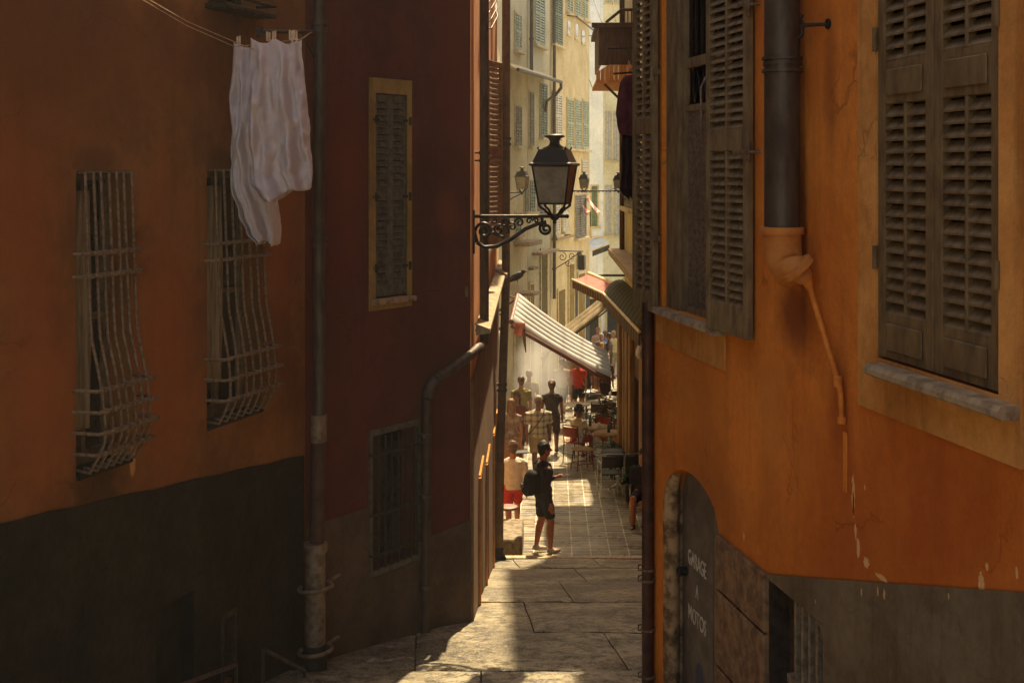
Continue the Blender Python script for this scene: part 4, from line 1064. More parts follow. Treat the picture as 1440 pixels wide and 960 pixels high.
# shop front below
sf = thing('timber_shop', 'brown timber shop front with pilasters under the dark awning', 'shop front', (0, 0, -6.8), WSH)
mb = MB(); wall_mesh(mb, 0, WSH.L, -6.8, -2.62, 3, [(2.3, 3.4, -6.6, -4.0, .4), (4.2, 6.4, -6.3, -3.9, .3)]); mb.build('wall', M['timber'], sf)
mb = MB()
for u_, w_, d_ in ((.05, .35, .07), (.75, .2, .05), (1.35, .35, .08), (2.0, .22, .09), (3.5, .5, .09), (6.6, .5, .09)):
    mb = MB(); mb.box((u_, -d_, -6.78), (u_+w_, -.002, -3.1), None, .008); mb.box((u_-.03, -d_-.03, -3.1), (u_+w_+.03, -.002, -2.95), None, .008); mb.box((u_-.03, -d_-.03, -6.75), (u_+w_+.03, -.002, -6.35)); mb.build('pilaster', M['timber2'] if 'timber2' in M else M.setdefault('timber2', simple('lit_stripe_timber', C(150, 110, 68), C(84, 58, 36), .7, 0, 5, .4, stretch=(5, 5, .4))), sf)  # light stripes of the pilasters put into a paler timber colour
mb = MB(); mb.box((2.32, .3, -6.6), (3.38, .34, -4.02)); mb.build('door', M['shopdark'], sf)
mb = MB(); mb.box((4.22, .24, -6.28), (6.38, .27, -3.92)); mb.build('shop_window', M['glass'], sf)
hw = house('far_right_house', Wall((2.75, 43), (2.35, 29.4)), M['och2'], 'plain house on the right past the timber shop front, behind the parked bicycle', -8, 6, depth=4, doors=[(3, 4.4, -7.8, -5.0)])
hl = house('cream_house', Wall((-1.3, 20.52), (-1.55, 37.6)), M['beige'], 'cream shop house on the left behind the big striped awning', -8, 6, depth=4, doors=[(2, 3.6, -7.4, -3.6), (6, 8, -7.6, -4.1), (11, 13, -7.8, -4.3)])

bm_ = MB(); bm_.box((.4, -1.1, 4.1), (3.2, -.003, 4.25)); shade_slab = bm_.build('unseen_shade_slab', M['sill'], hl)  # unseen balcony added above the view to cast shade on the ramp
bm_ = MB(); bm_.tube([(.15, -1.22, 5.2), (3.6, -1.22, 5.2)], .03, 6)
for k in range(30): bm_.tube([(.2+k*.116, -1.22, 4.25), (.2+k*.116, -1.22, 5.2)], .01, 5)
bm_.build('unseen_shade_railing', M['blackiron'], shade_slab)
# timber balcony
tb = thing('balcony', 'dark timber balcony box with a sunlit slatted apron high on the right', 'balcony', (1.7, 27, 1.7))
zb1, zb2 = at(0, 92, 27).z, at(0, 118, 27).z; xl = at(838, 0, 27).x
mb = MB()
n = 9
for i in range(n):
    x0 = xl+(1.72-xl)*i/n; x1 = xl+(1.72-xl)*(i+1)/n
    zt0 = zb2+.24+.16*min(1, i/3); zt1 = zb2+.24+.16*min(1, (i+1)/3); zl0 = zb2+.0-.0*i; 
    mb.poly([(x0+.004, 26.9, zl0), (x1-.004, 26.9, zl0+.02), (x1-.004, 26.98, zt1), (x0+.004, 26.98, zt0)], (0, .03, 0))
mb.box((xl, 26.98, zb2+.02), (1.72, 29.8, zb2+.08)); mb.build('apron', simple('sun_tinted_boards', C(206, 140, 72), C(172, 104, 48), .7, 0, 5, .3, stretch=(5, 1, .5)), tb)  # sunlit look of the apron is put into its board colour
mb = MB(); mb.box((xl+.06, 27.02, zb1), (1.71, 27.07, at(0, 36, 27).z)); mb.box((xl+.06, 27.07, zb1), (xl+.11, 29.7, at(0, 36, 27).z)); mb.build('side_panel', M['timber'], tb)
mb = MB(); mb.box((at(832, 0, 26.9).x, 26.85, at(0, 40, 27).z), (1.72, 26.95, at(0, 33, 27).z), None, .01); mb.box((xl-.02, 26.95, at(0, 40, 27).z), (xl+.08, 29.9, at(0, 33, 27).z)); mb.build('top_rail', M['timber'], tb)
mb = MB(); zz0 = at(0, 32, 27).z; zz1 = at(0, 14, 27).z
mb.tube([(at(852, 0, 27).x, 27, zz0), (at(874, 0, 27).x, 27, zz1), (1.7, 27, zz1)], .035, 6); mb.tube([(at(874, 0, 27).x, 27, zz1), (at(874, 0, 27).x, 27, zz0)], .02, 6)
for i in range(3): mb.tube([(at(878+i*5, 0, 27).x, 27, zz1), (at(878+i*5, 0, 27).x, 27, zz0)], .012, 5)
mb.build('pergola', M['timber'], tb)
mb = MB(); mb.tube([(at(855, 0, 26.6).x, 26.6, at(0, 68, 26.6).z), (1.7, 26.6, at(0, 68, 26.6).z)], .03, 6); mb.tube([(1.3, 26.6, at(0, 68, 26.6).z), (1.35, 26.98, at(0, 68, 26.6).z)], .02, 6); mb.build('drying_pole', M['iron'], tb)
mb = MB(); mb.tube([(at(850, 0, 27).x, 27.1, zb2), (1.69, 27.1, zb2-.62)], .03, 6); mb.build('brace', M['timber'], tb)
# sagging wires across the gap
wm = simple('black_wire', C(44, 42, 40), None, .7, 0, 10, 0)
def wire(a, b, sag, label, r=.012):
    pts = [a.lerp(b, k/16)+Vector((0, 0, -sag*4*(k/16)*(1-k/16))) for k in range(17)]
    tag(MB().tube(pts, r, 5).build('overhead_wire', wm), label, 'wire', 'wires across the far street')
wire(at(826, -30, 50), at(850, 40, 28), .1, 'steep wire dropping to the left end of the balcony rail')
wire(at(858, -30, 50), at(866, 30, 28), .05, 'wire dropping to the balcony pergola')
wire(at(800, 268, 49), at(880, 262, 40), .1, 'thin wire level with the twin lanterns')
wire(at(829, 112, 55), at(842, 118, 55.5), .35, 'short looped cable on the pale blue house', .015)

# ================================================================== street lanterns
def lantern(name, label, loc, s, bracket, group=None, wall_dx=-.8, tw=-.22):
    """four sided tapering lantern; loc is the foot of its glass cage"""
    x, y, z = loc; t = thing(name, label, 'street lamp', (x+wall_dx, y, z-.35*s), group=group)
    wb, wt, hg = .18*s, .255*s, .365*s; A0 = math.pi/4+tw
    ang = [A0+i*math.pi/2 for i in range(4)]
    mb = MB()
    for a in ang: mb.tube([(x+wb*.98*math.cos(a), y+wb*.98*math.sin(a), z-.035*s), (x+wt*math.cos(a), y+wt*math.sin(a), z+hg)], .0095*s, 6)
    for r, zz, th in ((wb, 0, .010), (wt, hg, .012)):
        c_ = [Vector((x+r*math.cos(a), y+r*math.sin(a), z+zz)) for a in ang]
        for i in range(4): mb.tube([c_[i], c_[(i+1) % 4]], th*s, 6)
    mb.build('cage', M['blackiron'], t)
    mb = MB()
    for a in ang:
        b = a+math.pi/2
        q = [Vector((x+r*.97*math.cos(c_), y+r*.97*math.sin(c_), z+zz)) for r, c_, zz in ((wb, a, .005), (wb, b, .005), (wt, b, hg-.005), (wt, a, hg-.005))]
        mb.poly(q, -Vector((math.cos((a+b)/2), math.sin((a+b)/2), 0))*.005)
    mb.build('glass_pane', M['lampglass'], t)
    mb = MB()
    mb.lathe((x, y, z+hg), [(wt*1.02, -.012*s), (wt*1.16, .004*s), (wt*1.13, .02*s), (wt*1.0, .03*s), (wt*.74, .145*s), (wt*.72, .155*s), (wt*.5, .16*s)], 4, False, ang=A0)
    mb.build('hood', M['blackiron'], t)
    mb = MB()
    mb.lathe((x, y, z+hg), [(wt*.52, .155*s), (wt*.48, .168*s), (wt*.3, .185*s), (wt*.2, .205*s), (wt*.185, .235*s), (wt*.25, .262*s), (wt*.38, .275*s), (wt*.39, .285*s), (wt*.28, .298*s), (.01, .303*s)], 24)
    for a in ang: mb.ell((x+wt*.74*math.cos(a), y+wt*.74*math.sin(a), z+hg+.165*s), (.009*s, .009*s, .016*s), 6, 4)
    mb.build('chimney', M['blackiron'], t)
    mb = MB()
    for a in ang:
        c_, s_ = math.cos(a), math.sin(a)
        mb.tube([(x+wb*.95*c_, y+wb*.95*s_, z-.01), (x+wb*.9*c_, y+wb*.9*s_, z-.035*s), (x+wb*.62*c_, y+wb*.62*s_, z-.06*s), (x+wb*.4*c_, y+wb*.4*s_, z-.1*s), (x+.02*c_, y+.02*s_, z-.125*s)], [.010*s, .012*s, .013*s, .013*s, .015*s], 7)
    mb.lathe((x, y, z), [(.008*s, -.2*s), (.022*s, -.185*s), (.014*s, -.17*s), (.04*s, -.15*s), (.045*s, -.12*s), (.02*s, -.1*s)], 12)
    mb.build('cradle', M['blackiron'], t)
    bracket(t, x, y, z-.125*s)
    return t
m_, nt_, b_ = nodes('frosted_lamp_glass'); g_ = NG(nt_)
nt_.links.new(g_.mix(g_.rng(g_.noise(5, 5, .7), .3, .7), C(168, 158, 134), C(124, 112, 90)), b_.inputs['Base Color']); b_.inputs['Roughness'].default_value = .55; b_.inputs['Alpha'].default_value = .82
M['lampglass'] = m_
def spiral(mb, c, r0, turns, start, r=.014, flip=1, axis=Vector((1, 0, 0)), n=26):
    pts = []
    for i in range(n+1):
        t = i/n; a = start+flip*turns*2*math.pi*t; q = r0*(1-t*.86)
        pts.append(Vector(c)+axis*(q*math.cos(a))+Vector((0, 0, q*math.sin(a))))
    mb.tube(pts, r, 7)
def big_bracket(t, x, y, z):
    wx = -.80; mb = MB()
    mb.box((wx-.02, y-.03, z-.36), (wx+.03, y+.03, z+.06)); mb.build('wall_plate', M['blackiron'], t)
    mb = MB(); mb.tube([(wx, y, z), (x+.11, y, z)], .017, 8); mb.ell((x+.12, y, z), (.02, .02, .02)); mb.build('top_bar', M['blackiron'], t)
    mb = MB()
    pts = [Vector((wx+.05, y, z-.25)), Vector((wx+.12, y, z-.3)), Vector((wx+.24, y, z-.29)), Vector((wx+.38, y, z-.22)), Vector((wx+.52, y, z-.12)), Vector((wx+.64, y, z-.07)), Vector((wx+.72, y, z-.055))]
    mb.tube(pts, .02, 8)
    mb.tube([(wx+.02, y, z-.14), (wx+.05, y, z-.25)], .02, 8)
    mb.build('lower_arm', M['blackiron'], t)
    mb = MB(); A_ = Vector((1, 0, 0))
    spiral(mb, (wx+.12, y, z-.14), .085, 1.6, math.pi, .016, -1)
    mb.tube([(wx+.2, y, z-.16), (wx+.3, y, z-.2), (wx+.36, y, z-.15), (wx+.33, y, z-.08)], .014, 7)
    spiral(mb, (wx+.32, y, z-.07), .045, 1.2, 0, .011); spiral(mb, (wx+.46, y, z-.06), .045, 1.3, math.pi, .011, -1)
    spiral(mb, (wx+.555, y, z-.045), .032, 1.2, 0, .009); spiral(mb, (wx+.26, y, z-.13), .05, 1.4, 1.2, .011); spiral(mb, (wx+.39, y, z-.1), .04, 1.3, 2.6, .01, -1); spiral(mb, (wx+.22, y, z-.04), .03, 1.1, 3.4, .009); spiral(mb, (wx+.62, y, z-.04), .028, 1.2, math.pi, .009, -1)
    mb.build('scrollwork', M['blackiron'], t)
    mb = MB(); spiral(mb, (x-.085, y, z-.12), .065, 1.7, math.pi/2, .015); mb.tube([(x-.12, y, z-.0), (x-.12, y, z-.1)], .016, 8); mb.build('end_scroll', M['blackiron'], t)
YL = 12.35; gl = at(780, 286, YL)
lantern('street_lantern', 'large black street lantern on a scrolled iron bracket in the middle of the view', (gl.x+.0, YL, gl.z), 1.0, big_bracket)
def small_bracket(dx):
    def f(t, x, y, z):
        mb = MB(); mb.tube([(x+dx, y, z), (x, y, z)], .02, 6); mb.tube([(x+dx, y, z-.3), (x+dx*.4, y, z-.12), (x, y, z-.02)], .014, 6); mb.build('bracket', M['blackiron'], t)
    return f
p = at(734, 265, 31); lantern('street_lantern', 'small distant lantern seen just left of the big one, beside the brown drainpipe', tuple(p), .78, small_bracket(-.5), wall_dx=-.5)
def cross_bracket(t, x, y, z):
    mb = MB(); mb.tube([(x-.55, y, z), (x+1.45, y, z)], .022, 6)
    for k in range(14): spiral(mb, (x-.45+k*.13, y, z-.02), .045, 1, k*.7, .009)
    mb.build('cross_bar', M['blackiron'], t)
def none_bracket(t, x, y, z): 
    mb = MB(); mb.tube([(x, y, z-.05), (x, y, z+.05)], .02, 6); mb.build('spigot', M['blackiron'], t)
p = at(821.5, 264, 41); lantern('street_lantern', 'left lantern of the distant pair sharing a cross bar', tuple(p), .78, cross_bracket, 'pair of lanterns on the far cross bar', 0)
p = at(869.5, 265, 41); lantern('street_lantern', 'right lantern of the distant pair, next to the dark hanging trousers', tuple(p), .78, none_bracket, 'pair of lanterns on the far cross bar', 0)

# ================================================================== awnings
def stripe_mat(name, c1, c2, axis, period, duty=.5, trans=.25, rough=.8):
    m, nt, b = nodes(name); g = NG(nt)
    sp = nt.nodes.new('ShaderNodeSeparateXYZ'); nt.links.new(g.tc.outputs['Object'], sp.inputs[0])
    v = g.math('FRACT', g.math('MULTIPLY', sp.outputs[axis], 1/period)); k = g.math('LESS_THAN', v, duty)
    nz = g.rng(g.noise(5, 6, .7), .3, .7, .8, 1.05)
    col = g.mix(k, c2, c1); c = nt.nodes.new('ShaderNodeVectorMath'); c.operation = 'SCALE'; nt.links.new(col, c.inputs[0]); nt.links.new(nz, c.inputs['Scale'])
    nt.links.new(c.outputs[0], b.inputs['Base Color']); b.inputs['Roughness'].default_value = rough
    tr = nt.nodes.new('ShaderNodeBsdfTranslucent'); nt.links.new(c.outputs[0], tr.inputs['Color'])
    ms = nt.nodes.new('ShaderNodeMixShader'); ms.inputs[0].default_value = trans
    nt.links.new(b.outputs[0], ms.inputs[1]); nt.links.new(tr.outputs[0], ms.inputs[2]); nt.links.new(ms.outputs[0], nt.nodes['Material Output'].inputs['Surface'])
    return m
def awning(name, label, A, B, Cc, D, mat, valance, vmat, frame_mat, folds=0, sag=.05, thick=.012, arms=True, amp=.03, group=None):
    """A,B at the wall (near, far); D,Cc at the front edge (near, far)"""
    A, B, Cc, D = map(Vector, (A, B, Cc, D)); t = thing(name, label, 'awning', tuple((A+B)/2), group=group)
    nrm = (B-A).cross(D-A).normalized(); nrm = nrm if nrm.z > 0 else -nrm
    mb = MB()
    def fn(s, q):
        p = A.lerp(B, s).lerp(D.lerp(Cc, s), q)
        return p + nrm*(amp*abs(math.sin(s*folds*math.pi)) if folds else 0) - Vector((0, 0, sag*4*q*(1-q)))
    mb.grid(fn, max(16, folds*8), 8, thick); mb.build('canopy', mat, t)
    mb = MB()
    def fv(s, q):
        p = D.lerp(Cc, s); sc = .05*abs(math.sin(s*9*math.pi)); return p - Vector((0, 0, valance*q*(1+sc))) + (D-A).normalized()*.01*math.sin(s*40)*q
    if valance: mb.grid(fv, 40, 4, .008); mb.build('valance', vmat, t)
    mb = MB(); mb.tube([D-(Cc-D).normalized()*.03, Cc+(Cc-D).normalized()*.03], .03, 8); mb.build('front_bar', frame_mat, t)
    mb = MB(); mb.tube([A-(B-A).normalized()*.03, B+(B-A).normalized()*.03], .06, 8); mb.build('roller', frame_mat, t)
    if arms:
        for s in (.06, .94):
            w_ = A.lerp(B, s)+Vector((0, 0, -.15)); f_ = D.lerp(Cc, s); e = w_.lerp(f_, .5)+Vector((0, 0, -.06))
            mb = MB(); mb.tube([w_, e, f_], .022, 6); mb.build('arm', frame_mat, t)
    return t
M['cream_bar'] = simple('cream_metal', C(226, 206, 170), None, .5, .1, 8, .1)
M['maroon'] = simple('maroon_metal', C(110, 56, 42), C(80, 40, 30), .5, .1, 8, .1)
M['darkframe'] = simple('dark_awning_frame', C(56, 46, 36), None, .5, .1, 8, .1)
aA = at(719, 452, 28.4); aB = at(728, 416, 30.2); aD = at(857, 531, 28.4); aC = at(852, 497, 30.2)
m_cw = simple('white_folded_canvas', C(240, 236, 228), C(222, 216, 206), .8, 0, 4, .1, trans=.1)
m_cw = stripe_mat('white_canvas_fold_shade', C(204, 202, 198), C(54, 50, 44), 1, .3, .62, .08)  # grey bands put the fold shadows into the canvas colour
awning('folded_awning', 'large white and grey striped awning slanting down across the street from the left', aA, aB, aC, aD, m_cw, .2, simple('dark_valance', C(70, 50, 40), None, .8, 0, 8, .1), M['maroon'], folds=6, amp=.1, sag=.09)
t = bpy.data.objects['folded_awning']
mb = MB(); 
for s, o_ in ((.1, 0), (.9, 0)):
    p = aA.lerp(aB, s); mb.tube([p, Vector((-1.32, p.y, p.z-.3))], .03, 6); mb.tube([p+Vector((0, 0, -.02)), Vector((-1.32, p.y, p.z+.15))], .02, 6)
mb.build('wall_arm', M['maroon'], t)
mb = MB(); d_ = (aD-aA); mb.tube([aA+Vector((0, -.06, -.08)), aD+Vector((0, -.06, -.08))], .045, 8); mb.build('side_beam', M['maroon'], t)
bA = Vector((2.36, 35.2, at(0, 393, 35.2).z)); bB = Vector((2.4, 36.8, at(0, 375, 36.8).z)); bD = at(762, 503, 35.2); bC = at(774, 476, 36.8)
awning('folded_awning', 'cream awning slanting down from the right, crossing behind the big white one', bA, bB, bC, bD, simple('cream_canvas', C(176, 158, 126), C(140, 122, 92), .8, 0, 4, .15, trans=.25), .3, simple('dark_brown_valance', C(74, 52, 38), None, .8, 0, 8, .1), M['darkframe'], folds=3, amp=.08)
cA = Vector((1.93, 22.3, -2.42)); cB = Vector((1.63, 29.6, -2.55)); cD = at(899, 466, 22.6); cC = at(848, 412, 29.6)
awning('curved_awning', 'dark olive shop awning with a pale rim on the right, above the timber shop front', cA, cB, cC, cD, stripe_mat('olive_striped_canvas', C(58, 56, 48), C(84, 80, 70), 1, .5), .28, stripe_mat('brown_valance_stripes', C(112, 78, 48), C(74, 52, 34), 1, .4), M['cream_bar'], sag=-.14)
dD = at(849, 413, 30.2); dC = at(805, 393, 34); dA = at(868, 401, 31.6); dB = at(828, 384.5, 35.6)
awning('pink_awning', 'faded pink awning joining the olive one, farther up the street', dA, dB, dC, dD, simple('faded_pink_canvas', C(196, 120, 108), C(168, 98, 88), .8, 0, 4, .15, trans=.25), .22, stripe_mat('pink_brown_valance', C(150, 96, 72), C(90, 60, 44), 1, .3), M['cream_bar'], sag=.03)
t = bpy.data.objects['pink_awning']; mb = MB()
for p in (dA, dB): mb.tube([p+Vector((0, 0, -.05)), Vector((2.6, p.y+.5, p.z-.1))], .035, 6)
mb.build('wall_arm', M['darkframe'], t)
redw = stripe_mat('red_and_white_canvas', C(196, 92, 78), C(226, 204, 184), 0, .25)
for k, (xa, xb) in enumerate(((810, 822), (823, 836))):
    pA = at(xa, 277+k*0, 49.3-k*.0); pB = at(xa+3, 277, 49.8); pD = at(xb+3, 299, 47.8); pC = at(xb+7, 297, 48.6)
    awning('window_awning', ('left' if k == 0 else 'right')+' one of two narrow red and white drop-arm awnings under the far cross bar', pA, pB, pC, pD, redw, .1, redw, M['cream_bar'], arms=False, sag=.02, group='red and white window awnings')
pA = at(826, 337, 55.8); pB = at(847, 333, 55.8); pD = at(833, 352, 54.2); pC = at(857, 343, 54.6)
awning('shop_awning', 'pale blue-white shop awning at the foot of the narrow blue house', pA, pB, pC, pD, simple('pale_blue_canvas', C(206, 214, 214), C(178, 186, 188), .8, 0, 4, .15, trans=.2), .25, M['shopdark'], M['cream_bar'])
pA = at(722, 352, 37.2); pB = at(738, 345, 40.0)
# hanging iron sign and box
t = thing('hanging_sign', 'scrolled wrought iron shop sign on the warm ochre house beneath its white shutters', 'sign', (H3.u(784), -.4, H3.z(784, 372)), H3)
mb = MB(); us_ = H3.u(781); zs_ = H3.z(784, 352); mb.tube([(us_, 0, zs_), (us_, -1.0, zs_)], .02, 6)
for (dy, dz, r_) in ((.25, -.2, .16), (.6, -.16, .13), (.85, -.1, .08), (.45, -.42, .12)):
    spiral(mb, (us_, -dy, zs_+dz), r_, 1.3, dy*7, .013, 1, Vector((0, 1, 0)))
mb.tube([(us_, -.02, zs_-.6), (us_, -.35, zs_-.4), (us_, -.9, zs_-.03)], .016, 6)
mb.build('ironwork', M['blackiron'], t)
t = thing('lantern_box', 'small black box lantern on the wall beside the far shop door', 'wall lamp', (H3.u(812), -.15, H3.z(812, 380)), H3)
mb = MB(); u_ = H3.u(812); z_ = H3.z(812, 368); mb.box((u_-.15, -.3, z_-.3), (u_+.15, -.05, z_+.25), None, .03); mb.build('body', M['blackiron'], t)
mb = MB(); mb.tube([(u_, 0, z_+.2), (u_, -.15, z_+.35), (u_, -.17, z_+.25)], .02, 6); mb.build('arm', M['blackiron'], t)

# dark laundry on the right
purp = simple('purple_jersey', C(92, 58, 72), C(62, 40, 52), .9, 0, 6, .3, trans=.08)
navy = simple('black_denim', C(34, 34, 38), C(24, 24, 28), .9, 0, 8, .3)
t = thing('clothes_rack', 'short dark pole holding the purple shirt out from the right house', 'pole', at(912, 96, 16))
p0 = at(916, 100, 16); p1 = at(862, 104, 16)
MB().tube([p0, p1], .014, 6).build('pole', M['iron'], t)
mb = MB(); mb.tube([p0+Vector((0, 0, .3)), p0.lerp(p1, .6)], .006, 5); mb.build('stay', M['iron'], t)
def hang(name, prof, mat, Y, seed, label, cat):
    mb = MB()
    def fn(s, t):
        y = prof[0][0]+(prof[-1][0]-prof[0][0])*t
        for a, b in zip(prof, prof[1:]):
            if a[0] <= y <= b[0]+1e-6: k = (y-a[0])/(b[0]-a[0]); xl, xr = a[1]+(b[1]-a[1])*k, a[2]+(b[2]-a[2])*k; break
        th = s*2*math.pi; k = .5-.5*math.cos(th)
        p = at(xl+(xr-xl)*k, y, Y); f = .03*math.sin(k*13+seed)+.05*mnoise.noise(Vector((k*4, t*4, seed)))
        return (p.x, p.y+.07*math.sin(th)+f*min(1, .3+t*2), p.z+.02*math.sin(k*8+seed)*t)
    mb.grid(fn, 40, 26, .004); o = mb.build(name, mat); return tag(o, label, cat)
sh = hang('purple_shirt', [(106, 879, 891), (116, 872, 902), (132, 869, 906), (160, 866, 908), (178, 868, 908), (190, 871, 905)], purp, 16, 1.3, 'dark purple shirt drying on a hanger beside the brown shutters', 'shirt')
mb = MB(); q0 = at(884, 92, 16)
mb.tube([p0.lerp(p1, .55)+Vector((0, 0, .0)), q0+Vector((0, 0, .06)), q0+Vector((-.035, 0, -.1))], .004, 5); mb.tube([q0+Vector((0, 0, .06)), q0+Vector((.05, 0, -.1))], .004, 5)
mb.build('hanger', pegm, t)
hang('black_trousers', [(186, 875, 890), (210, 873, 891), (240, 874, 890), (266, 871, 889), (272, 876, 890), (278, 884, 890)], navy, 16.1, 4.1, 'black trousers hanging lowest under the purple shirt', 'trousers')

# pigeon on the cornice
pg = thing('pigeon', 'dark pigeon perched on the far end of the pale cornice', 'bird', at(727, 396, 20.2))
c_ = at(726.5, 388.5, 20.2); mb = MB(); R = Matrix.Rotation(-.5, 3, 'Y')
mb.ell(c_, (.125, .06, .06), 14, 10, R); mb.ell(c_+Vector((.105, 0, .075)), (.035, .033, .036), 10, 8); mb.tube([c_+Vector((.06, 0, .02)), c_+Vector((.1, 0, .07))], [.05, .03], 10)
mb.tube([c_+Vector((-.08, 0, -.05)), c_+Vector((-.2, 0, -.1))], [.035, .028], 8, sy=.5); mb.tube([c_+Vector((.13, 0, .075)), c_+Vector((.165, 0, .068))], [.012, .003], 6)
mb.build('body', simple('slate_feathers', C(70, 62, 60), C(44, 38, 38), .7, 0, 12, .3), pg)
mb = MB()
for s_ in (-1, 1): mb.tube([c_+Vector((.01, s_*.02, -.04)), c_+Vector((.015, s_*.02, -.09))], .007, 5)
mb.build('leg', simple('pigeon_leg', C(140, 70, 60), None, .7), pg)
# white wall lamp by the shop
t = thing('wall_lamp', 'tiny white wall lamp on the dark strip right of the shop front', 'wall lamp', at(899, 498, 22.0)); p = at(899, 494, 22.0)
mb = MB(); mb.lathe(p, [(.03, .1), (.06, .02), (.065, -.06), (.03, -.12)], 10); mb.build('shade', simple('white_enamel', C(220, 214, 204), None, .4), t)
mb = MB(); mb.tube([p+Vector((0, 0, .1)), p+Vector((.05, 0, .2)), p+Vector((.28, 0, .2))], .012, 6); mb.build('arm', M['iron'], t)
# red rag / pennant cluster under the left awning
mb = MB(); p = at(731, 455, 27.6)
rg = thing('hanging_pennant', 'small pink and red cloth hanging under the left end of the ribbed awning', 'cloth', tuple(p))
mb.grid(lambda s, q: (p.x-.12+.24*s, p.y+.03*math.sin(q*5+s*3), p.z+.02-.32*q*(1-.5*abs(s-.5))), 8, 8, .004); mb.build('cloth', simple('pink_rag', C(214, 150, 138), C(160, 60, 50), .9, 0, 4, .1, trans=.3), rg)
mb = MB(); mb.tube([p+Vector((.08, 0, -.1)), p+Vector((.1, 0, -.35)), p+Vector((.13, 0, -.62))], [.04, .035, .012], 7); mb.build('tail', M['maroon'], rg)
# ================================================================== people
SKIN = simple('warm_skin', C(186, 122, 88), C(168, 104, 74), .55, 0, 20, .05, spec=.4)
SKIN_D = simple('tanned_skin', C(140, 86, 60), C(122, 72, 50), .55, 0, 20, .05)
def hairm(n, c): return simple(n, c, tuple(x*.55 for x in c[:3])+(1,), .6, 0, 60, .5, stretch=(1, 1, .3))
HAIR = {'black': hairm('black_hair', C(40, 30, 26)), 'brown': hairm('brown_hair', C(106, 72, 48)), 'grey': hairm('grey_hair', C(160, 146, 128)), 'blond': hairm('blond_hair', C(150, 112, 70))}
SHOE = simple('shoe_leather', C(78, 62, 50), C(50, 40, 34), .6, 0, 12, .2)
SHOEW = simple('pale_trainers', C(190, 178, 160), C(140, 126, 108), .6, 0, 12, .2)
def fuse(mb, name, mat, parent, vox=.013, smooth=2, wr=0):
    o = mb.build(name, mat, parent)
    r = o.modifiers.new('r', 'REMESH'); r.mode = 'VOXEL'; r.voxel_size = vox; r.use_smooth_shade = True
    if smooth: s = o.modifiers.new('s', 'SMOOTH'); s.factor = .5; s.iterations = smooth
    dg = bpy.context.evaluated_depsgraph_get(); me = bpy.data.meshes.new_from_object(o.evaluated_get(dg))
    o.modifiers.clear()
    if wr:
        for v in me.vertices:
            c = v.co; n_ = v.normal; a_ = .006*mnoise.noise(c*9+Vector((wr, 0, 0)))+.012*mnoise.noise(Vector((c.x*6+wr, c.y*6, c.z*22)))
            v.co = c+n_*a_
        me.update()
    old = o.data; o.data = me; bpy.data.meshes.remove(old)
    me.polygons.foreach_set('use_smooth', [True]*len(me.polygons)); return o
def loft(mb, rings, n=16):
    vs = []; fs = []
    for (x, y, z, rx, ry) in rings:
        for j in range(n):
            t = 2*math.pi*j/n; vs.append((x+rx*math.cos(t), y+ry*math.sin(t), z))
    k = len(rings)
    for i in range(k-1):
        for j in range(n): fs.append((i*n+j, i*n+(j+1) % n, (i+1)*n+(j+1) % n, (i+1)*n+j))
    fs += [list(range(n))[::-1], [(k-1)*n+j for j in range(n)]]; mb.add(vs, fs, True)
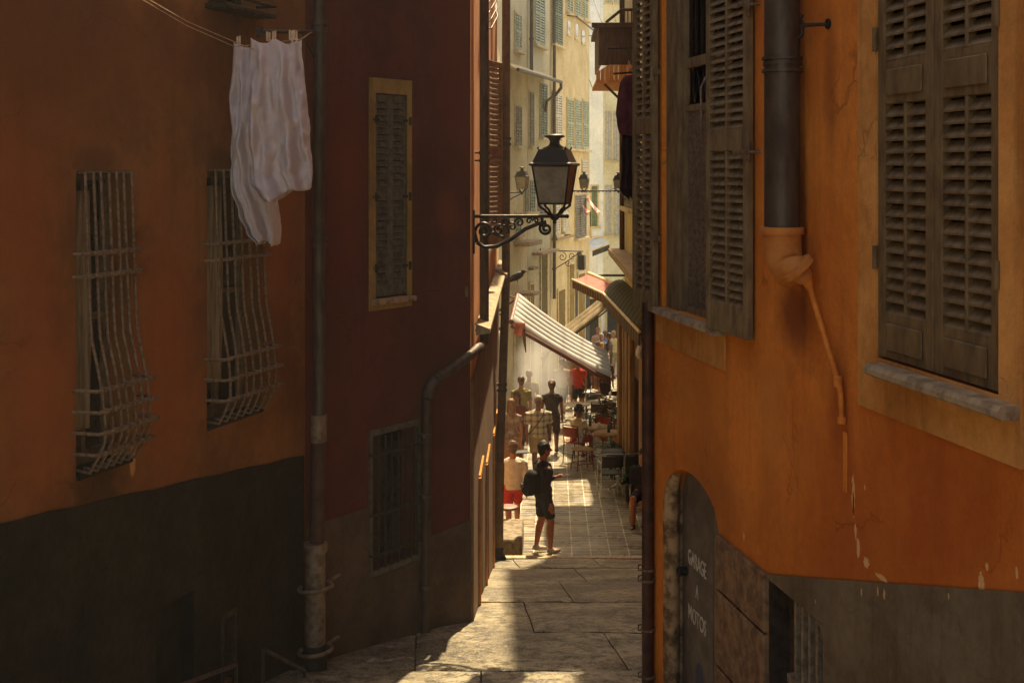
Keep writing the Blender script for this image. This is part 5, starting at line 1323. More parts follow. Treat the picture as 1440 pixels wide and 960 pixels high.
def person(label, loc, rz, H=1.75, stride=.0, arms=('down', 'down'), top=None, bottom=None, hem=.30, sleeve=.5, hair='brown', style='short', skin=None, shoe=None,
           female=False, seated=False, build=1.0, dress=False, lean=0.0, vox=.0165, group=None, cap=None, cross=False, headturn=0.0, eyes=False):
    skin = skin or SKIN; shoe = shoe or SHOE; B = build
    t = local('person', label, 'person', loc, rz, group)
    V = Vector; sw = (.108 if female else .122)*H*B; hw = .052*H
    hz = .53*H if not seated else .30*H
    sh = .29*H; top_z = hz+sh               # shoulder height
    def bend(p): # lean forward from the hips
        p = V(p); d = max(0, p.z-hz); return V((p.x, p.y+d*math.sin(lean), p.z-d*(1-math.cos(lean))))
    shoulders = [bend((s*sw*.92, 0, top_z-.05*H)) for s in (-1, 1)]
    # legs
    legs = []
    for s in (-1, 1):
        hip = V((s*hw, 0, hz-.01*H))
        if seated:
            knee = V((s*hw*1.3, .25*H, hz+.0)); ank = V((s*hw*1.2, .25*H+s*.03, .045*H))
        else:
            fy = stride*s*H*.5
            ank = V((s*hw*.95, fy, .045*H + (max(0, -fy)*.25)))
            knee = (hip+ank)/2 + V((0, .018*H+abs(fy)*.22, 0)); 
        legs.append((hip, knee, ank))
    def arm_pts(i, mode):
        s = (-1, 1)[i]; S = shoulders[i]; ua, fa = .165*H, .145*H
        if mode == 'down': E = S+V((s*.022*H, -.012*H, -ua)); W = E+V((s*.0, .03*H, -fa))
        elif mode == 'swing_f': E = S+V((s*.02*H, .035*H, -ua*.97)); W = E+V((-s*.005*H, .07*H, -fa*.85))
        elif mode == 'swing_b': E = S+V((s*.025*H, -.06*H, -ua*.93)); W = E+V((s*.0, -.02*H, -fa*.97))
        elif mode == 'phone': E = S+V((s*.01*H, .03*H, -ua*.97)); W = E+V((-s*.035*H, fa*.93, .035*H))
        elif mode == 'table': E = S+V((s*.03*H, .07*H, -ua*.85)); W = E+V((-s*.03*H, fa*.95, -.01*H))
        elif mode == 'up': E = S+V((s*.05*H, .04*H, -ua*.8)); W = E+V((-s*.07*H, .06*H, fa*.8))
        elif mode == 'out': E = S+V((s*.05*H, -.01*H, -ua*.93)); W = E+V((s*.035*H, .05*H, -fa*.85))
        return S, E, W
    A = [arm_pts(i, arms[i]) for i in (0, 1)]
    def torso(mb, e, z0=None):
        ch = .098 if not female else .09; wa = .078 if not female else .066; hp = .088 if not female else .095
        R = [(hz-.055*H, hp*.8, .058), (hz, hp, .066), (hz+.05*H, hp*.97, .064), (hz+.10*H, wa, .056), (hz+.17*H, ch*.96, .064), (hz+.23*H, ch*1.08, .064), (hz+.25*H, ch*.98, .054), (hz+.272*H, ch*.74, .044), (hz+.29*H, ch*.42, .034)]
        rings = []
        for (z, rx, ry) in R:
            if z0 is not None and z < z0: continue
            p = bend((0, 0, z)); rings.append((0, p.y, p.z, rx*H*B+e, ry*H*B**1.3+e))
        loft(mb, rings)
    # body --------------------------------------------------
    mb = MB(); torso(mb, 0)
    nk = bend((0, .0, top_z+.0*H)); hd = bend((0, .014*H, top_z+.103*H))
    hd = V((hd.x, hd.y, hd.z)); Rh = Matrix.Rotation(headturn, 3, 'Z')
    mb.tube([nk-V((0, 0, .02*H)), hd-V((0, .012*H, .04*H))], [.036*H, .031*H], 12)
    mb.ell(hd+V((0, 0, .012*H)), (.043*H, .053*H, .058*H), 16, 12, Rh)
    fd = Rh @ V((0, 1, 0)); rt = Rh @ V((1, 0, 0))
    mb.ell(hd+fd*.014*H-V((0, 0, .032*H)), (.031*H, .036*H, .034*H), 12, 8, Rh)
    mb.tube([hd+fd*.047*H+V((0, 0, .012*H)), hd+fd*.064*H-V((0, 0, .012*H)), hd+fd*.05*H-V((0, 0, .018*H))], [.007*H, .010*H, .007*H], 8)
    for s in (-1, 1): mb.ell(hd+rt*s*.045*H-V((0, 0, .0)), (.007*H, .011*H, .018*H), 8, 6, Rh)
    for hip, knee, ank in legs:
        mid = hip.lerp(knee, .5); c1 = knee.lerp(ank, .3)
        mb.tube([hip+V((0, 0, .02*H)), mid, knee, c1+V((0, -.008*H, 0)), ank], [.056*H*B, .048*H*B, .033*H, .034*H, .02*H], 12)
        mb.ell(ank+V((0, .035*H, -.022*H)), (.024*H, .065*H, .02*H), 12, 6)
    for i, (S, E, W) in enumerate(A):
        s = (-1, 1)[i]
        mb.tube([S-V((s*.02*H, 0, -.002*H)), S.lerp(E, .2), S.lerp(E, .6), E, E.lerp(W, .3), W], [.032*H*B, .030*H*B, .025*H, .021*H, .0205*H, .0135*H], 10)
        mb.ell(S, (.03*H*B, .03*H, .029*H), 10, 8)
        d = (W-E).normalized(); sd = V((0, 1, 0)) if abs(d.z) > .6 else V((1, 0, 0)); sd = (sd-d*sd.dot(d)).normalized(); pn = d.cross(sd)
        mb.tube([W, W+d*.02*H, W+d*.05*H], [.013*H, .018*H, .018*H], 10, sy=1.0)
        for k, (o_, L) in enumerate(((-.015, .038), (-.005, .044), (.005, .041), (.014, .033))):
            b0 = W+d*.045*H+sd*o_*H; mb.tube([b0, b0+d*L*.5*H+pn*.004*H*s, b0+d*L*.9*H+pn*.014*H*s], [.0062*H, .0058*H, .005*H], 6)
        mb.tube([W+d*.012*H-sd*.012*H, W+d*.03*H-sd*.026*H, W+d*.052*H-sd*.027*H], [.008*H, .007*H, .006*H], 6)
    fuse(mb, 'body', skin, t, vox*.72, 1)
    # hair --------------------------------------------------
    hm = HAIR[hair] if isinstance(hair, str) else hair
    mb = MB(); hc = hd-fd*.009*H+V((0, 0, .022*H))
    if style != 'bald':
        mb.ell(hc, (.053*H, .059*H, .058*H), 18, 12, Rh)
        rr = random.Random(int(loc[0]*100))
        for k_ in range(16):
            a_, b_ = rr.uniform(0, 6.28), rr.uniform(.1, 1.4); q = V((math.cos(a_)*math.cos(b_), math.sin(a_)*math.cos(b_), math.sin(b_)))
            if q.dot(fd) < .6: mb.ell(hc+V((q.x*.042*H, q.y*.046*H, q.z*.045*H)), (.019*H,)*3, 7, 5)
        mb.ell(hd-fd*.028*H-V((0, 0, .012*H)), (.042*H, .034*H, .045*H), 12, 8, Rh)
        if style == 'long':
            mb.ell(hd-fd*.035*H-V((0, 0, .06*H)), (.048*H, .028*H, .09*H), 12, 10, Rh)
            for s in (-1, 1): mb.ell(hd+rt*s*.042*H-fd*.01*H-V((0, 0, .045*H)), (.016*H, .026*H, .07*H), 8, 8, Rh)
        if style == 'curly':
            rr = random.Random(3)
            for k in range(46):
                a, b = rr.uniform(0, 6.28), rr.uniform(-.3, 1.4); q = V((math.cos(a)*math.cos(b), math.sin(a)*math.cos(b), math.sin(b)))
                if q.dot(fd) > .55 and q.z < .5: continue
                mb.ell(hc+V((q.x*.058*H, q.y*.062*H, q.z*.06*H)), (.018*H,)*3, 7, 5)
        if style == 'bun': mb.ell(hc-fd*.06*H+V((0, 0, .01*H)), (.024*H, .024*H, .024*H), 10, 8)
        fuse(mb, 'hair', hm, t, .011, 0)
    if cap:
        mb = MB(); mb.ell(hc+V((0, 0, .012*H)), (.053*H, .06*H, .05*H), 16, 10, Rh); mb.ell(hc+fd*.06*H+V((0, 0, .005*H)), (.04*H, .04*H, .008*H), 12, 6, Rh); mb.build('cap', cap, t)
    if eyes:
        mb = MB()
        for s in (-1, 1): mb.ell(hd+rt*s*.018*H+fd*.05*H+V((0, 0, .012*H)), (.007*H, .005*H, .0045*H), 8, 6, Rh)
        mb.build('eyes', HAIR['black'], t)
        mb = MB(); mb.ell(hd+fd*.049*H-V((0, 0, .034*H)), (.014*H, .005*H, .004*H), 8, 6, Rh); mb.build('mouth', simple('lips', C(130, 66, 56), None, .5), t)
    # clothes -----------------------------------------------
    if top:
        mb = MB()
        if dress:
            R = [(hem*H, .115, .1), ((hem+.12)*H, .108, .09), (hz, .1, .078), (hz+.05*H, .094, .07), (hz+.10*H, .076, .062), (hz+.17*H, .094, .07), (hz+.23*H, .103, .07), (hz+.272*H, .098, .056), (hz+.296*H, .06, .04)]
            loft(mb, [(0, bend((0, 0, z)).y, bend((0, 0, z)).z, rx*H*B, ry*H*B) for z, rx, ry in R])
        else:
            torso(mb, .014, hz-.01*H)
            p = bend((0, 0, hz-.0*H))
            loft(mb, [(0, 0, hz-.035*H, .094*H*B+.012, .07*H*B**1.3+.014), (0, 0, hz+.0*H, .096*H*B+.012, .07*H*B**1.3+.014), (0, bend((0,0,hz+.06*H)).y, hz+.06*H, .09*H*B+.012, .068*H*B**1.3+.012)])
        for i, (S, E, W) in enumerate(A):
            s = (-1, 1)[i]
            if sleeve <= 0: continue
            if sleeve <= .6: mb.tube([S-V((s*.03*H, 0, -.004*H)), S, S.lerp(E, sleeve*.5), S.lerp(E, sleeve*1.25)], [.036*H, .04*H*B, .036*H*B, .036*H*B], 10)
            else: mb.tube([S-V((s*.03*H, 0, -.004*H)), S, S.lerp(E, .5), E, E.lerp(W, .5), E.lerp(W, .9)], [.036*H, .04*H*B, .034*H, .029*H, .026*H, .021*H], 10)
            mb.ell(S-V((s*.006*H, 0, 0)), (.037*H*B, .037*H, .034*H), 10, 8); mb.tube([S, S.lerp(V((s*.03*H, S.y, S.z+.044*H)), .5), V((s*.028*H, S.y, S.z+.046*H))], [.032*H, .027*H, .022*H], 10)
        fuse(mb, 'dress' if dress else 'shirt', top, t, vox, 2, loc[0]+3)
    if bottom:
        mb = MB(); loft(mb, [(0, 0, hz-.06*H, .085*H*B+.008, .064*H*B+.01), (0, 0, hz, .092*H*B+.008, .068*H*B**1.2+.01), (0, 0, hz+.05*H, .088*H*B+.006, .066*H*B**1.2+.008)])
        for hip, knee, ank in legs:
            L = (hip.z-hem*H)/max(.01, hip.z-ank.z) if not seated else .45
            def along(q): 
                a = (knee-hip).length/((knee-hip).length+(ank-knee).length)
                return hip.lerp(knee, q/a) if q < a else knee.lerp(ank, (q-a)/(1-a))
            N = 6; mb.tube([hip+V((0, 0, .02*H))]+[along(L*k/N) for k in range(1, N+1)], [.062*H*B]+[(.060-.012*k/N if hem > .15 else .06-.03*k/N)*H*B+.004 for k in range(1, N+1)], 12)
        fuse(mb, 'trousers' if hem < .15 else 'shorts', bottom, t, vox, 2, loc[0]+5)
    mb = MB()
    for hip, knee, ank in legs:
        mb.ell(ank+V((0, .032*H, -.024*H)), (.029*H, .075*H, .021*H), 12, 6); mb.ell(ank+V((0, -.0*H, -.012*H)), (.028*H, .034*H, .03*H), 10, 6)
    fuse(mb, 'shoes', shoe, t, .012, 1)
    if cross:
        mb = MB(); a = bend((-.07*H, .0, top_z+.01*H)); 
        pts = [bend((-.075*H, .0, top_z+.012*H)), bend((-.05*H, .07*H*B+.02, top_z-.06*H)), bend((.03*H, .078*H*B**1.3+.022, top_z-.17*H)), bend((.1*H, .05*H, hz+.02*H)), bend((.125*H, 0, hz-.01*H))]
        mb.tube(pts, .012, 6, sy=1); 
        pts = [bend((-.075*H, .0, top_z+.012*H)), bend((-.04*H, -.07*H*B-.02, top_z-.08*H)), bend((.05*H, -.08*H*B-.02, hz+.09*H)), bend((.125*H, 0, hz-.01*H))]
        mb.tube(pts, .012, 6); mb.build('strap', SHOE, t)
        mb = MB(); c_ = V((.135*H*B, 0, hz-.05*H)); mb.box((c_.x-.04, c_.y-.1, c_.z-.08), (c_.x+.05, c_.y+.1, c_.z+.08), None, .03); mb.build('bag', SHOE, t)
    return t, dict(A=A, hz=hz, top_z=top_z, hd=hd, sw=sw)
def cl(n, a, b=None): return simple(n, a, b or tuple(x*.7 for x in a[:3])+(1,), .9, 0, 9, .25)
def gp(x, Y, dz=0): return Vector(((x-CX)/F*Y, Y, ground_z(Y)+dz))

# plaid cloth
m, nt, b = nodes('plaid_cotton'); g = NG(nt); sp = nt.nodes.new('ShaderNodeSeparateXYZ'); nt.links.new(g.tc.outputs['Object'], sp.inputs[0])
def band(ax, per, d): return g.math('LESS_THAN', g.math('FRACT', g.math('MULTIPLY', sp.outputs[ax], 1/per)), d)
k = g.math('MULTIPLY', g.math('ADD', band(0, .13, .35), band(2, .13, .35)), .5)
col = g.mix(k, C(196, 184, 158), C(96, 92, 84)); k2 = g.math('ADD', band(0, .065, .08), band(2, .065, .08), True)
nt.links.new(g.mix(g.math('MULTIPLY', k2, .4), col, C(150, 110, 80)), b.inputs['Base Color']); b.inputs['Roughness'].default_value = .9; PLAID = m

P1, d1p = person('man in dark T-shirt and shorts with a black backpack, holding out a phone', gp(764, 20.15), rad(-68), 1.76, .10, ('phone', 'down'), cl('charcoal_tshirt', C(58, 52, 54)), cl('slate_shorts', C(60, 62, 62)), .32, .62, 'black', 'short', SKIN, SHOEW, headturn=-.1, vox=.013)
mb = MB(); hz_, tz_ = d1p['hz'], d1p['top_z']
mb.ell((0, -.21, hz_+.19), (.15, .11, .21), 16, 12); mb.ell((0, -.27, hz_+.11), (.12, .09, .13), 12, 10); mb.box((-.12, -.2, hz_+.02), (.12, -.08, hz_+.36), None, .03)
fuse(mb, 'backpack', cl('black_nylon', C(34, 32, 34)), P1, .014, 3)
mb = MB(); mb.box((-.05, -.367, hz_+.13), (.05, -.352, hz_+.19), None, .004); mb.build('backpack_patch', cl('grey_patch', C(128, 120, 108)), P1)
mb = MB()
for s in (-1, 1):
    mb.tube([(s*.09, -.12, tz_-.06), (s*.1, -.04, tz_+.03), (s*.11, .07, tz_-.03), (s*.12, .11, tz_-.16), (s*.15, .06, tz_-.28), (s*.15, -.06, tz_-.34)], .018, 6)
mb.build('backpack_strap', cl('strap_nylon', C(36, 34, 36)), P1)
W_ = d1p['A'][0][2]; mb = MB(); mb.box((W_.x+.01, W_.y+.06, W_.z+.0), (W_.x+.08, W_.y+.2, W_.z+.012), Matrix.Translation((0, 0, .02)), .003)
ph = mb.build('phone', simple('phone_shell', C(210, 204, 196), None, .3), P1)

person('man in pale long-sleeved top and red shorts walking away behind the doorstep', gp(721.5, 21.4), rad(4), 1.58, .34, ('down', 'down'), cl('ecru_jersey', C(232, 222, 200)), cl('bright_red_shorts', C(206, 46, 34)), .33, .9, 'brown', 'short', SKIN, SHOE, build=1.06)
person('man in plaid shirt and beige shorts with a cross-body strap, walking towards the camera', gp(757, 27.2), rad(184), 1.72, .2, ('swing_b', 'swing_f'), PLAID, cl('sand_shorts', C(176, 154, 118)), .30, .6, 'grey', 'short', SKIN_D, SHOE, build=1.14, cross=True, eyes=True)
person('person in dark sleeveless top and shorts walking away behind the plaid shirt', gp(776, 30.2), rad(-6), 1.76, .28, ('down', 'swing_f'), cl('dark_brown_top', C(62, 48, 44)), cl('dark_plum_shorts', C(70, 52, 48)), .27, .3, 'brown', 'bun', SKIN_D, SHOE)
person('long-haired woman in a floral dress, nearer of the two at the left wall', gp(719, 26.6), rad(175), 1.72, .2, ('down', 'down'), cl('floral_dress_cloth', C(120, 84, 78), C(190, 160, 140)), None, .26, .3, 'blond', 'long', SKIN, SHOE, female=True, dress=True, eyes=True)
person('long-haired woman in a red top, farther of the two at the left wall', gp(727, 28.4), rad(170), 1.68, .2, ('down', 'swing_f'), cl('brick_red_top', C(150, 60, 48)), cl('dark_red_skirt', C(96, 44, 40)), .30, .4, 'brown', 'long', SKIN, SHOE, female=True)
person('person in olive shirt by the left wall behind the two women', gp(733, 31.6), rad(12), 1.72, .2, ('down', 'down'), cl('olive_shirt', C(150, 136, 84)), cl('olive_trousers', C(110, 98, 64)), .08, .6, 'brown', 'short', SKIN)
person('person in tan clothes walking away under the big white awning', gp(799, 39.5), rad(-5), 1.8, .3, ('down', 'swing_f'), cl('tan_shirt', C(170, 138, 84)), cl('tan_shorts', C(160, 130, 84)), .3, .6, 'brown', 'short', SKIN_D)
person('person in a bright coral red top seen below the awning edge', gp(813, 37.3), rad(0), 1.72, .2, ('down', 'down'), cl('coral_top', C(224, 72, 54)), cl('black_shorts', C(48, 42, 40)), .32, .3, 'brown', 'short', SKIN)
person('person in navy shirt close beside the coral red top', gp(823, 38.2), rad(8), 1.74, .2, ('down', 'down'), cl('navy_shirt', C(56, 54, 66)), cl('navy_shorts', C(66, 58, 60)), .3, .6, 'black', 'short', SKIN_D)
person('bare-legged person in beige under the low corner of the white awning', gp(839, 40), rad(190), 1.74, .34, ('down', 'down'), cl('beige_top', C(180, 150, 110)), cl('khaki_shorts', C(160, 130, 90)), .36, .6, 'brown', 'short', SKIN)
person('walker in dark clothes right of the awning corner, legs in shade', gp(851, 39), rad(185), 1.74, .3, ('down', 'down'), cl('brown_top', C(84, 66, 52)), cl('dark_trousers', C(60, 48, 40)), .08, .6, 'black', 'short', SKIN_D)
for x, Y, c_, lab, h_ in ((846, 49.5, C(120, 100, 92), 'far walker in mauve grey left of the blue shirt', 'grey'), (851, 50.5, C(66, 96, 150), 'far walker in a blue shirt above the awning corner', 'brown'), (857, 48.6, C(70, 56, 50), 'far walker in dark brown right of the blue shirt', 'black'), (863, 51, C(190, 170, 120), 'far walker in yellow beige nearest the right wall', 'blond'), (841, 53, C(150, 120, 110), 'farthest walker in dusty pink above the white awning', 'brown')):
    person(lab, gp(x, Y), rad(random.uniform(-20, 200)), random.uniform(1.68, 1.8), .22, ('down', 'down'), cl('walker_top', c_), cl('walker_bottom', tuple(v*.6 for v in c_[:3])+(1,)), .25, .6, h_, 'short', SKIN_D, vox=.02, group='crowd above the awning corner')
for x, Y, r_, c_, d_, lab, hh_ in ((790, 37.5, 5, C(190, 176, 150), C(90, 84, 78), 'walker in a cream shirt half hidden by mist, left of the tan walker', 'brown'), (829, 43.5, 170, C(150, 70, 56), C(70, 60, 60), 'walker in a rust top under the low end of the white awning', 'black'), (846, 44.5, 10, C(206, 196, 180), C(110, 96, 80), 'walker in white with bare legs just left of the bicycle', 'blond'), (744, 33.6, 185, C(176, 150, 110), C(120, 104, 80), 'walker in beige coming through the mist on the left', 'grey')):
    person(lab, gp(x, Y), rad(r_), 1.7, .3, ('swing_f', 'swing_b'), cl('walker_shirt', c_), cl('walker_shorts', d_), .28, .5, hh_, 'short', SKIN, vox=.018)
# cafe guests
pw = gp(811, 29.2)
person('seated woman with curly dark hair and a pale top on a red chair', (pw.x, pw.y, pw.z-.0), rad(-38), 1.66, 0, ('table', 'table'), cl('pale_blouse', C(196, 180, 152)), cl('red_skirt', C(150, 38, 30)), .3, .35, 'black', 'curly', SKIN_D, female=True, seated=True, lean=.12)
# ================================================================== cafe furniture
ALU = simple('worn_aluminium', C(196, 190, 178), C(140, 132, 120), .35, .7, 10, .1)
DK = simple('black_woven_seat', C(52, 46, 42), C(34, 30, 28), .7, 0, 40, .3)
RED = simple('red_lacquer', C(150, 44, 34), C(110, 32, 26), .45, 0, 10, .1)
WOOD = simple('table_wood', C(176, 136, 88), C(130, 94, 58), .5, 0, 6, .15, stretch=(1, 8, 1))
def chair(label, loc, rz, frame, seat, arms=False, group='cafe chairs'):
    t = local('cafe_chair', label, 'chair', loc, rz, group)
    w = .21
    mb = MB(); mb.box((-w, -.2, .44), (w, .2, .465), None, .008); mb.build('seat', seat, t)
    for sx in (-1, 1):
        MB().tube([(sx*w, .2, .0), (sx*w, .19, .45)] + ([(sx*w, .19, .66)] if arms else []), .012, 7).build('leg', frame, t)
        MB().tube([(sx*w, -.24, .0), (sx*w, -.2, .45), (sx*w, -.25, .86)], .012, 7).build('leg', frame, t)
        if arms: MB().tube([(sx*w, .19, .66), (sx*w, -.22, .67)], .014, 7).build('armrest', frame, t)
    MB().tube([(-w, -.25, .86), (w, -.25, .86)], .012, 7).build('top_rail', frame, t)
    mb = MB(); mb.grid(lambda s, q: (-w+2*w*s, -.235-.03*math.sin(s*math.pi)-.03*q, .6+.22*q), 8, 4, .012); mb.build('backrest', seat, t)
    mb = MB(); mb.tube([(-w, .19, .2), (w, .19, .2)], .008, 6); mb.tube([(-w, -.22, .2), (w, -.22, .2)], .008, 6); mb.tube([(-w, .19, .2), (-w, -.22, .2)], .008, 6); mb.tube([(w, .19, .2), (w, -.22, .2)], .008, 6); mb.build('stretcher', frame, t)
    return t
def table(label, loc, rz=0, r=.33, topm=None, square=False):
    t = local('cafe_table', label, 'table', loc, rz, 'cafe tables')
    mb = MB()
    if square: mb.box((-r, -r, .72), (r, r, .745), None, .006)
    else: mb.lathe((0, 0, 0), [(r, .72), (r+.005, .732), (r, .745)], 24)
    mb.build('tabletop', topm or WOOD, t)
    MB().tube([(0, 0, .03), (0, 0, .72)], .024, 10).build('pedestal', ALU, t)
    for k in range(4):
        a = k*math.pi/2+.5; MB().tube([(0, 0, .09), (.15*math.cos(a), .15*math.sin(a), .06), (.27*math.cos(a), .27*math.sin(a), .015)], [.02, .018, .014], 7).build('foot', ALU, t)
    return t
c0 = chair('aluminium-framed black chair at the front cafe table, back towards us', gp(858, 25.0), rad(8), ALU, DK, True)
table('small dark table with a star foot at the front of the cafe', gp(869, 25.75), .2, .34, DK)
copy_tree(c0, gp(879, 26.1), rad(100), 'aluminium-framed black chair at the right end of the front cafe table')
copy_tree(c0, gp(886, 25.1), rad(20), 'aluminium-framed black chair nearest the timber shop front')
pw = gp(906, 22.4)
copy_tree(c0, pw+Vector((0, .05, 0)), rad(165), 'aluminium-framed black chair under the guest in black')
person('guest in black seated at the right wall, half hidden by the corner pipe', pw, rad(165), 1.72, 0, ('down', 'down'), cl('black_jacket', C(40, 36, 38)), cl('black_skirt', C(52, 40, 40)), .3, .9, 'black', 'short', SKIN, seated=True)
rc = chair('red chair carrying the woman with curly hair', gp(811, 29.15), rad(-38), M['iron'], RED)
copy_tree(rc, gp(842, 30.3), rad(150), 'red chair on the far side of the wooden table')
rc2 = local('stool', 'reddish wooden stool with a pale seat in front of the seated woman', 'stool', gp(819, 28.0), .4)
mb = MB(); mb.box((-.2, -.18, .44), (.2, .18, .48), None, .01); mb.build('seat', WOOD, rc2)
for a, b in ((-1, -1), (-1, 1), (1, -1), (1, 1)): MB().tube([(a*.15, b*.13, .44), (a*.2, b*.18, 0)], [.018, .014], 7).build('leg', RED, rc2)
mb = MB()
for a, b, c_, d in ((-1, -1, 1, -1), (-1, 1, 1, 1), (-1, -1, -1, 1), (1, -1, 1, 1)): mb.tube([(a*.18, b*.16, .16), (c_*.18, d*.16, .16)], .01, 6)
mb.build('stretcher', RED, rc2)
table('round wooden table before the woman with curly hair', gp(836, 29.6), 0, .36, WOOD)
table('wooden table nearer the wall behind the grey plant', gp(856, 28.6), 0, .33, WOOD)
rr = random.Random(9)
far_pos = [(838, 33.0), (848, 33.8), (858, 33.2), (866, 34.5), (835, 35.8), (790, 40.5), (846, 36.6), (862, 37.2)]
far_txt = ['first dark cafe chair behind the wooden table', 'dark cafe chair beside the leafy red shrub', 'dark cafe chair just right of the red shrub', 'dark cafe chair nearest the shop pilaster', 'lone dark cafe chair left of the far group', 'dark chair standing by itself at the coral-topped person', 'dark chair in the back row, left one', 'dark chair in the back row by the bicycle']
dkc = chair(far_txt[0], gp(*far_pos[0]), rr.uniform(0, 6), M['iron'], SHOE)
for (x, Y), tx in zip(far_pos[1:], far_txt[1:]): copy_tree(dkc, gp(x, Y), rr.uniform(0, 6), tx)
tb0 = table('pale round table among the far chairs, left', gp(840, 34.6), 0, .35, simple('bright_tabletop', C(214, 206, 190), None, .25))
for (x, Y, tx) in ((858, 35.6, 'pale round table among the far chairs, right'), (824, 37.6, 'pale round table farthest up the street'), (812, 34.2, 'pale round table on its own by the paving centre')): copy_tree(tb0, gp(x, Y), 0, tx)
# bottles and glasses on tables
gm = simple('green_bottle_glass', C(60, 80, 56), None, .1); wm_ = simple('clear_tumbler', C(214, 212, 204), None, .08)
for (x, Y, dx, dy, hgt, m_, tx) in ((836, 29.6, -.1, .05, .26, gm, 'green bottle on the round wooden table'), (836, 29.6, .1, -.1, .11, wm_, 'clear tumbler on the round wooden table'), (856, 28.6, 0, 0, .24, gm, 'green bottle on the table behind the grey plant'), (840, 34.6, .05, 0, .14, wm_, 'tumbler on the left pale table'), (858, 35.6, 0, .05, .14, wm_, 'tumbler on the right pale table')):
    p = gp(x, Y)+Vector((dx, dy, .747)); mb = MB(); r_ = .035
    mb.lathe(p, [(r_, 0), (r_, hgt*.6), (r_*(.4 if m_ is gm else 1), hgt*.75), (r_*(.35 if m_ is gm else 1), hgt)], 12); tag(mb.build('bottle' if m_ is gm else 'tumbler', m_), tx, 'bottle' if m_ is gm else 'glass')
# plants
def plant(label, loc, n, L, w, mat, potm, potr=.17, poth=.34, up=.9, seed=1, stems=0):
    t = local('potted_plant', label, 'plant', loc); r_ = random.Random(seed)
    mb = MB(); mb.lathe((0, 0, 0), [(potr*.75, 0), (potr, poth), (potr*1.08, poth+.01), (potr*1.08, poth+.04), (potr*.9, poth+.04), (potr*.9, poth-.03)], 18); mb.build('pot', potm, t)
    mb = MB()
    for k in range(n):
        a = r_.uniform(0, 6.28); e = r_.uniform(up-.55, up+.4); l = L*r_.uniform(.6, 1.15)
        base = Vector((r_.uniform(-.06, .06), r_.uniform(-.06, .06), poth + (r_.uniform(0, stems) if stems else 0)))
        if stems: base += Vector((math.cos(a), math.sin(a), 0))*r_.uniform(0, .22)
        d = Vector((math.cos(a)*math.cos(e), math.sin(a)*math.cos(e), math.sin(e))); sd = Vector((-math.sin(a), math.cos(a), 0)); ww = w*r_.uniform(.7, 1.2)
        prev = None; m_ = 6; vs = []
        for i in range(m_+1):
            q = i/m_; c = base+d*l*q - Vector((0, 0, l*.45*q*q)); wd_ = ww*math.sin(math.pi*min(1, q*.94+.05))**.8+.002
            vs += [c-sd*wd_+Vector((0, 0, .25*wd_)), c, c+sd*wd_+Vector((0, 0, .25*wd_))]
        fs = []
        for i in range(m_): b_ = i*3; fs += [(b_, b_+1, b_+4, b_+3), (b_+1, b_+2, b_+5, b_+4)]
        mb.add(vs, fs, True)
    mb.build('leaves', mat, t, fix=False)
    if stems:
        mb = MB()
        for k in range(7):
            a = r_.uniform(0, 6.28); mb.tube([(0, 0, poth), (.1*math.cos(a), .1*math.sin(a), poth+stems*.5), (.2*math.cos(a), .2*math.sin(a), poth+stems)], [.012, .009, .005], 5)
        mb.build('stem', M['timber'], t)
    return t
lg = simple('grey_green_leaf', C(92, 100, 84), C(62, 70, 58), .5, 0, 8, .2, trans=.3); lr = simple('reddish_leaf', C(110, 72, 48), C(70, 60, 36), .5, 0, 8, .2, trans=.35); ld = simple('deep_green_leaf', C(62, 78, 50), C(40, 54, 34), .5, 0, 8, .2, trans=.3)
potd = simple('dark_glazed_pot', C(60, 50, 42), None, .4)
plant('large grey-green leafy plant in a dark pot beside the front cafe table', gp(868, 26.9), 42, .75, .07, lg, potd, .2, .42, 1.0, 3)
plant('reddish small-leaved shrub in a terracotta pot among the far chairs', gp(852, 32.6), 340, .1, .022, lr, M['terracotta'], .2, .38, .6, 5, stems=.75)
plant('dark green shrub against the foot of the timber pilaster', gp(874, 31.2), 300, .11, .025, ld, M['terracotta'], .2, .4, .6, 8, stems=.6)
plant('narrow green plant by the shop wall behind the guest in black', gp(889, 24.3), 30, .6, .05, ld, potd, .15, .35, 1.1, 6)
# folding stand by the two women
t = local('folding_stand', 'thin-legged black folding stand on the paving next to the two women', 'stand', gp(732, 25.8), .3)
for a in (0, 1, 2): MB().tube([(0, 0, .72), (.2*math.cos(a*2.1), .2*math.sin(a*2.1), 0)], .01, 6).build('leg', M['iron'], t)
mb = MB(); mb.box((-.16, -.12, .72), (.16, .12, .74), None, .004); mb.build('tray', DK, t)
# small round wall table at the second pipe
t = thing('wall_shelf', 'small round pinkish shelf fixed to the wall above the doorstep', 'shelf', at(712, 716, 19.2)); p = at(714, 713, 19.2)
mb = MB(); mb.lathe(p, [(.14, -.02), (.155, -.01), (.155, .015), (.13, .02)], 22); mb.build('shelf_top', simple('pinkish_marble', C(150, 110, 94), None, .4), t)
mb = MB(); mb.tube([p+Vector((-.12, 0, -.02)), p+Vector((-.2, 0, -.25))], .014, 6); mb.tube([p+Vector((-.1, 0, -.01)), p+Vector((-.2, 0, -.01))], .014, 6); mb.build('bracket', M['iron'], t)

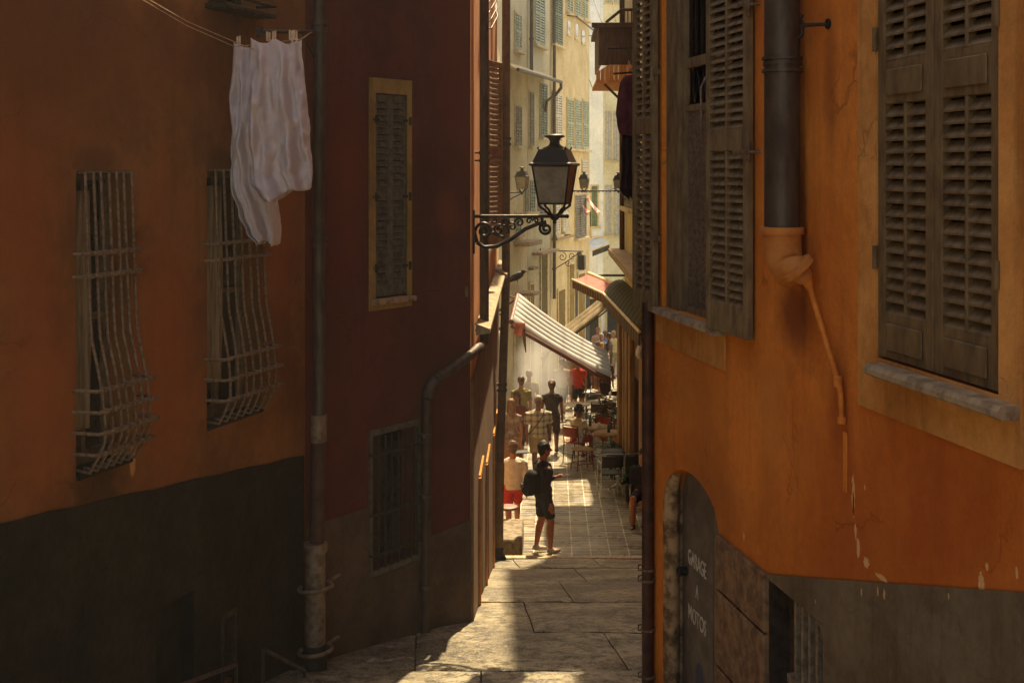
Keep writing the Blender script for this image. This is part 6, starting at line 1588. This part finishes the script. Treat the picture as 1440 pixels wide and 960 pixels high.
# bicycle, parked across the street end of the right house
bk = local('bicycle', 'bicycle leaning at the right edge with only its front wheel clear of the shop front', 'bicycle', gp(871, 43.2))
blk = M['blackiron']
def wheel(cx):
    r = .33; mb = MB(); pts = [(cx+r*math.cos(a), 0, r+r*math.sin(a)+.01) for a in [2*math.pi*k/32 for k in range(33)]]; mb.tube(pts, .018, 6, cap=False)
    w = mb.build('wheel', blk, bk); mb = MB()
    for k in range(14): a = 2*math.pi*k/14; mb.tube([(cx, 0, r+.01), (cx+r*math.cos(a), 0, r+.01+r*math.sin(a))], .0022, 4)
    mb.tube([(cx, -.04, r+.01), (cx, .04, r+.01)], .02, 8); mb.build('spokes', ALU, w)
wheel(0); wheel(1.04)
mb = MB()
for a, b_ in (((0, 0, .34), (.14, 0, .86)), ((.13, 0, .8), (.7, 0, .84)), ((.15, 0, .7), (.6, 0, .3)), ((.6, 0, .3), (.72, 0, .95)), ((.6, 0, .3), (1.04, 0, .34)), ((.7, 0, .82), (1.04, 0, .34))): mb.tube([a, b_], .016, 7)
mb.build('frame', RED, bk); mb = MB(); mb.tube([(.14, 0, .86), (.12, 0, .98), (.16, -.26, 1.0)], .012, 6); mb.tube([(.12, 0, .98), (.16, .26, 1.0)], .012, 6); mb.build('handlebar', ALU, bk)
mb = MB(); mb.ell((.72, 0, .97), (.13, .07, .035)); mb.build('saddle', DK, bk)
# ================================================================== air
def vol(name, a, b, dens, col, aniso=.3):
    m = bpy.data.materials.new(name+'_air'); m.use_nodes = True; nt = m.node_tree; nt.nodes.clear()
    out = nt.nodes.new('ShaderNodeOutputMaterial'); v = nt.nodes.new('ShaderNodeVolumePrincipled')
    v.inputs['Density'].default_value = dens; v.inputs['Color'].default_value = col; v.inputs['Anisotropy'].default_value = aniso
    nt.links.new(v.outputs[0], out.inputs['Volume'])
    mb = MB(); mb.box(a, b)
    o = mb.build(name, m); return tag(o, kind='stuff'), nt, v
vol('haze', (-161, -61, -16), (161, 261, 13.5), .0010, (1, .96, .86, 1))
# drifting cooling mist in front of a shop: a soft cloud inside its own small box
o, nt, v = vol('mist', (-1.15, 31.2, -7.0), (.75, 37.2, -3.6), .0, (1, .97, .92, 1), .3)
g = NG(nt)
sp = nt.nodes.new('ShaderNodeVectorMath'); sp.operation = 'SUBTRACT'; nt.links.new(g.tc.outputs['Object'], sp.inputs[0]); sp.inputs[1].default_value = (-.35, 34.2, -5.6)
sc_ = nt.nodes.new('ShaderNodeVectorMath'); sc_.operation = 'MULTIPLY'; nt.links.new(sp.outputs[0], sc_.inputs[0]); sc_.inputs[1].default_value = (1/.95, 1/2.9, 1/1.6)
ln = nt.nodes.new('ShaderNodeVectorMath'); ln.operation = 'LENGTH'; nt.links.new(sc_.outputs[0], ln.inputs[0])
fall = g.rng(ln.outputs['Value'], .25, 1.0, 1, 0)
nz = g.rng(g.noise(1.6, 3, .6), .3, .7, .25, 1.3)
nt.links.new(g.math('MULTIPLY', g.math('MULTIPLY', fall, nz), .5), v.inputs['Density'])
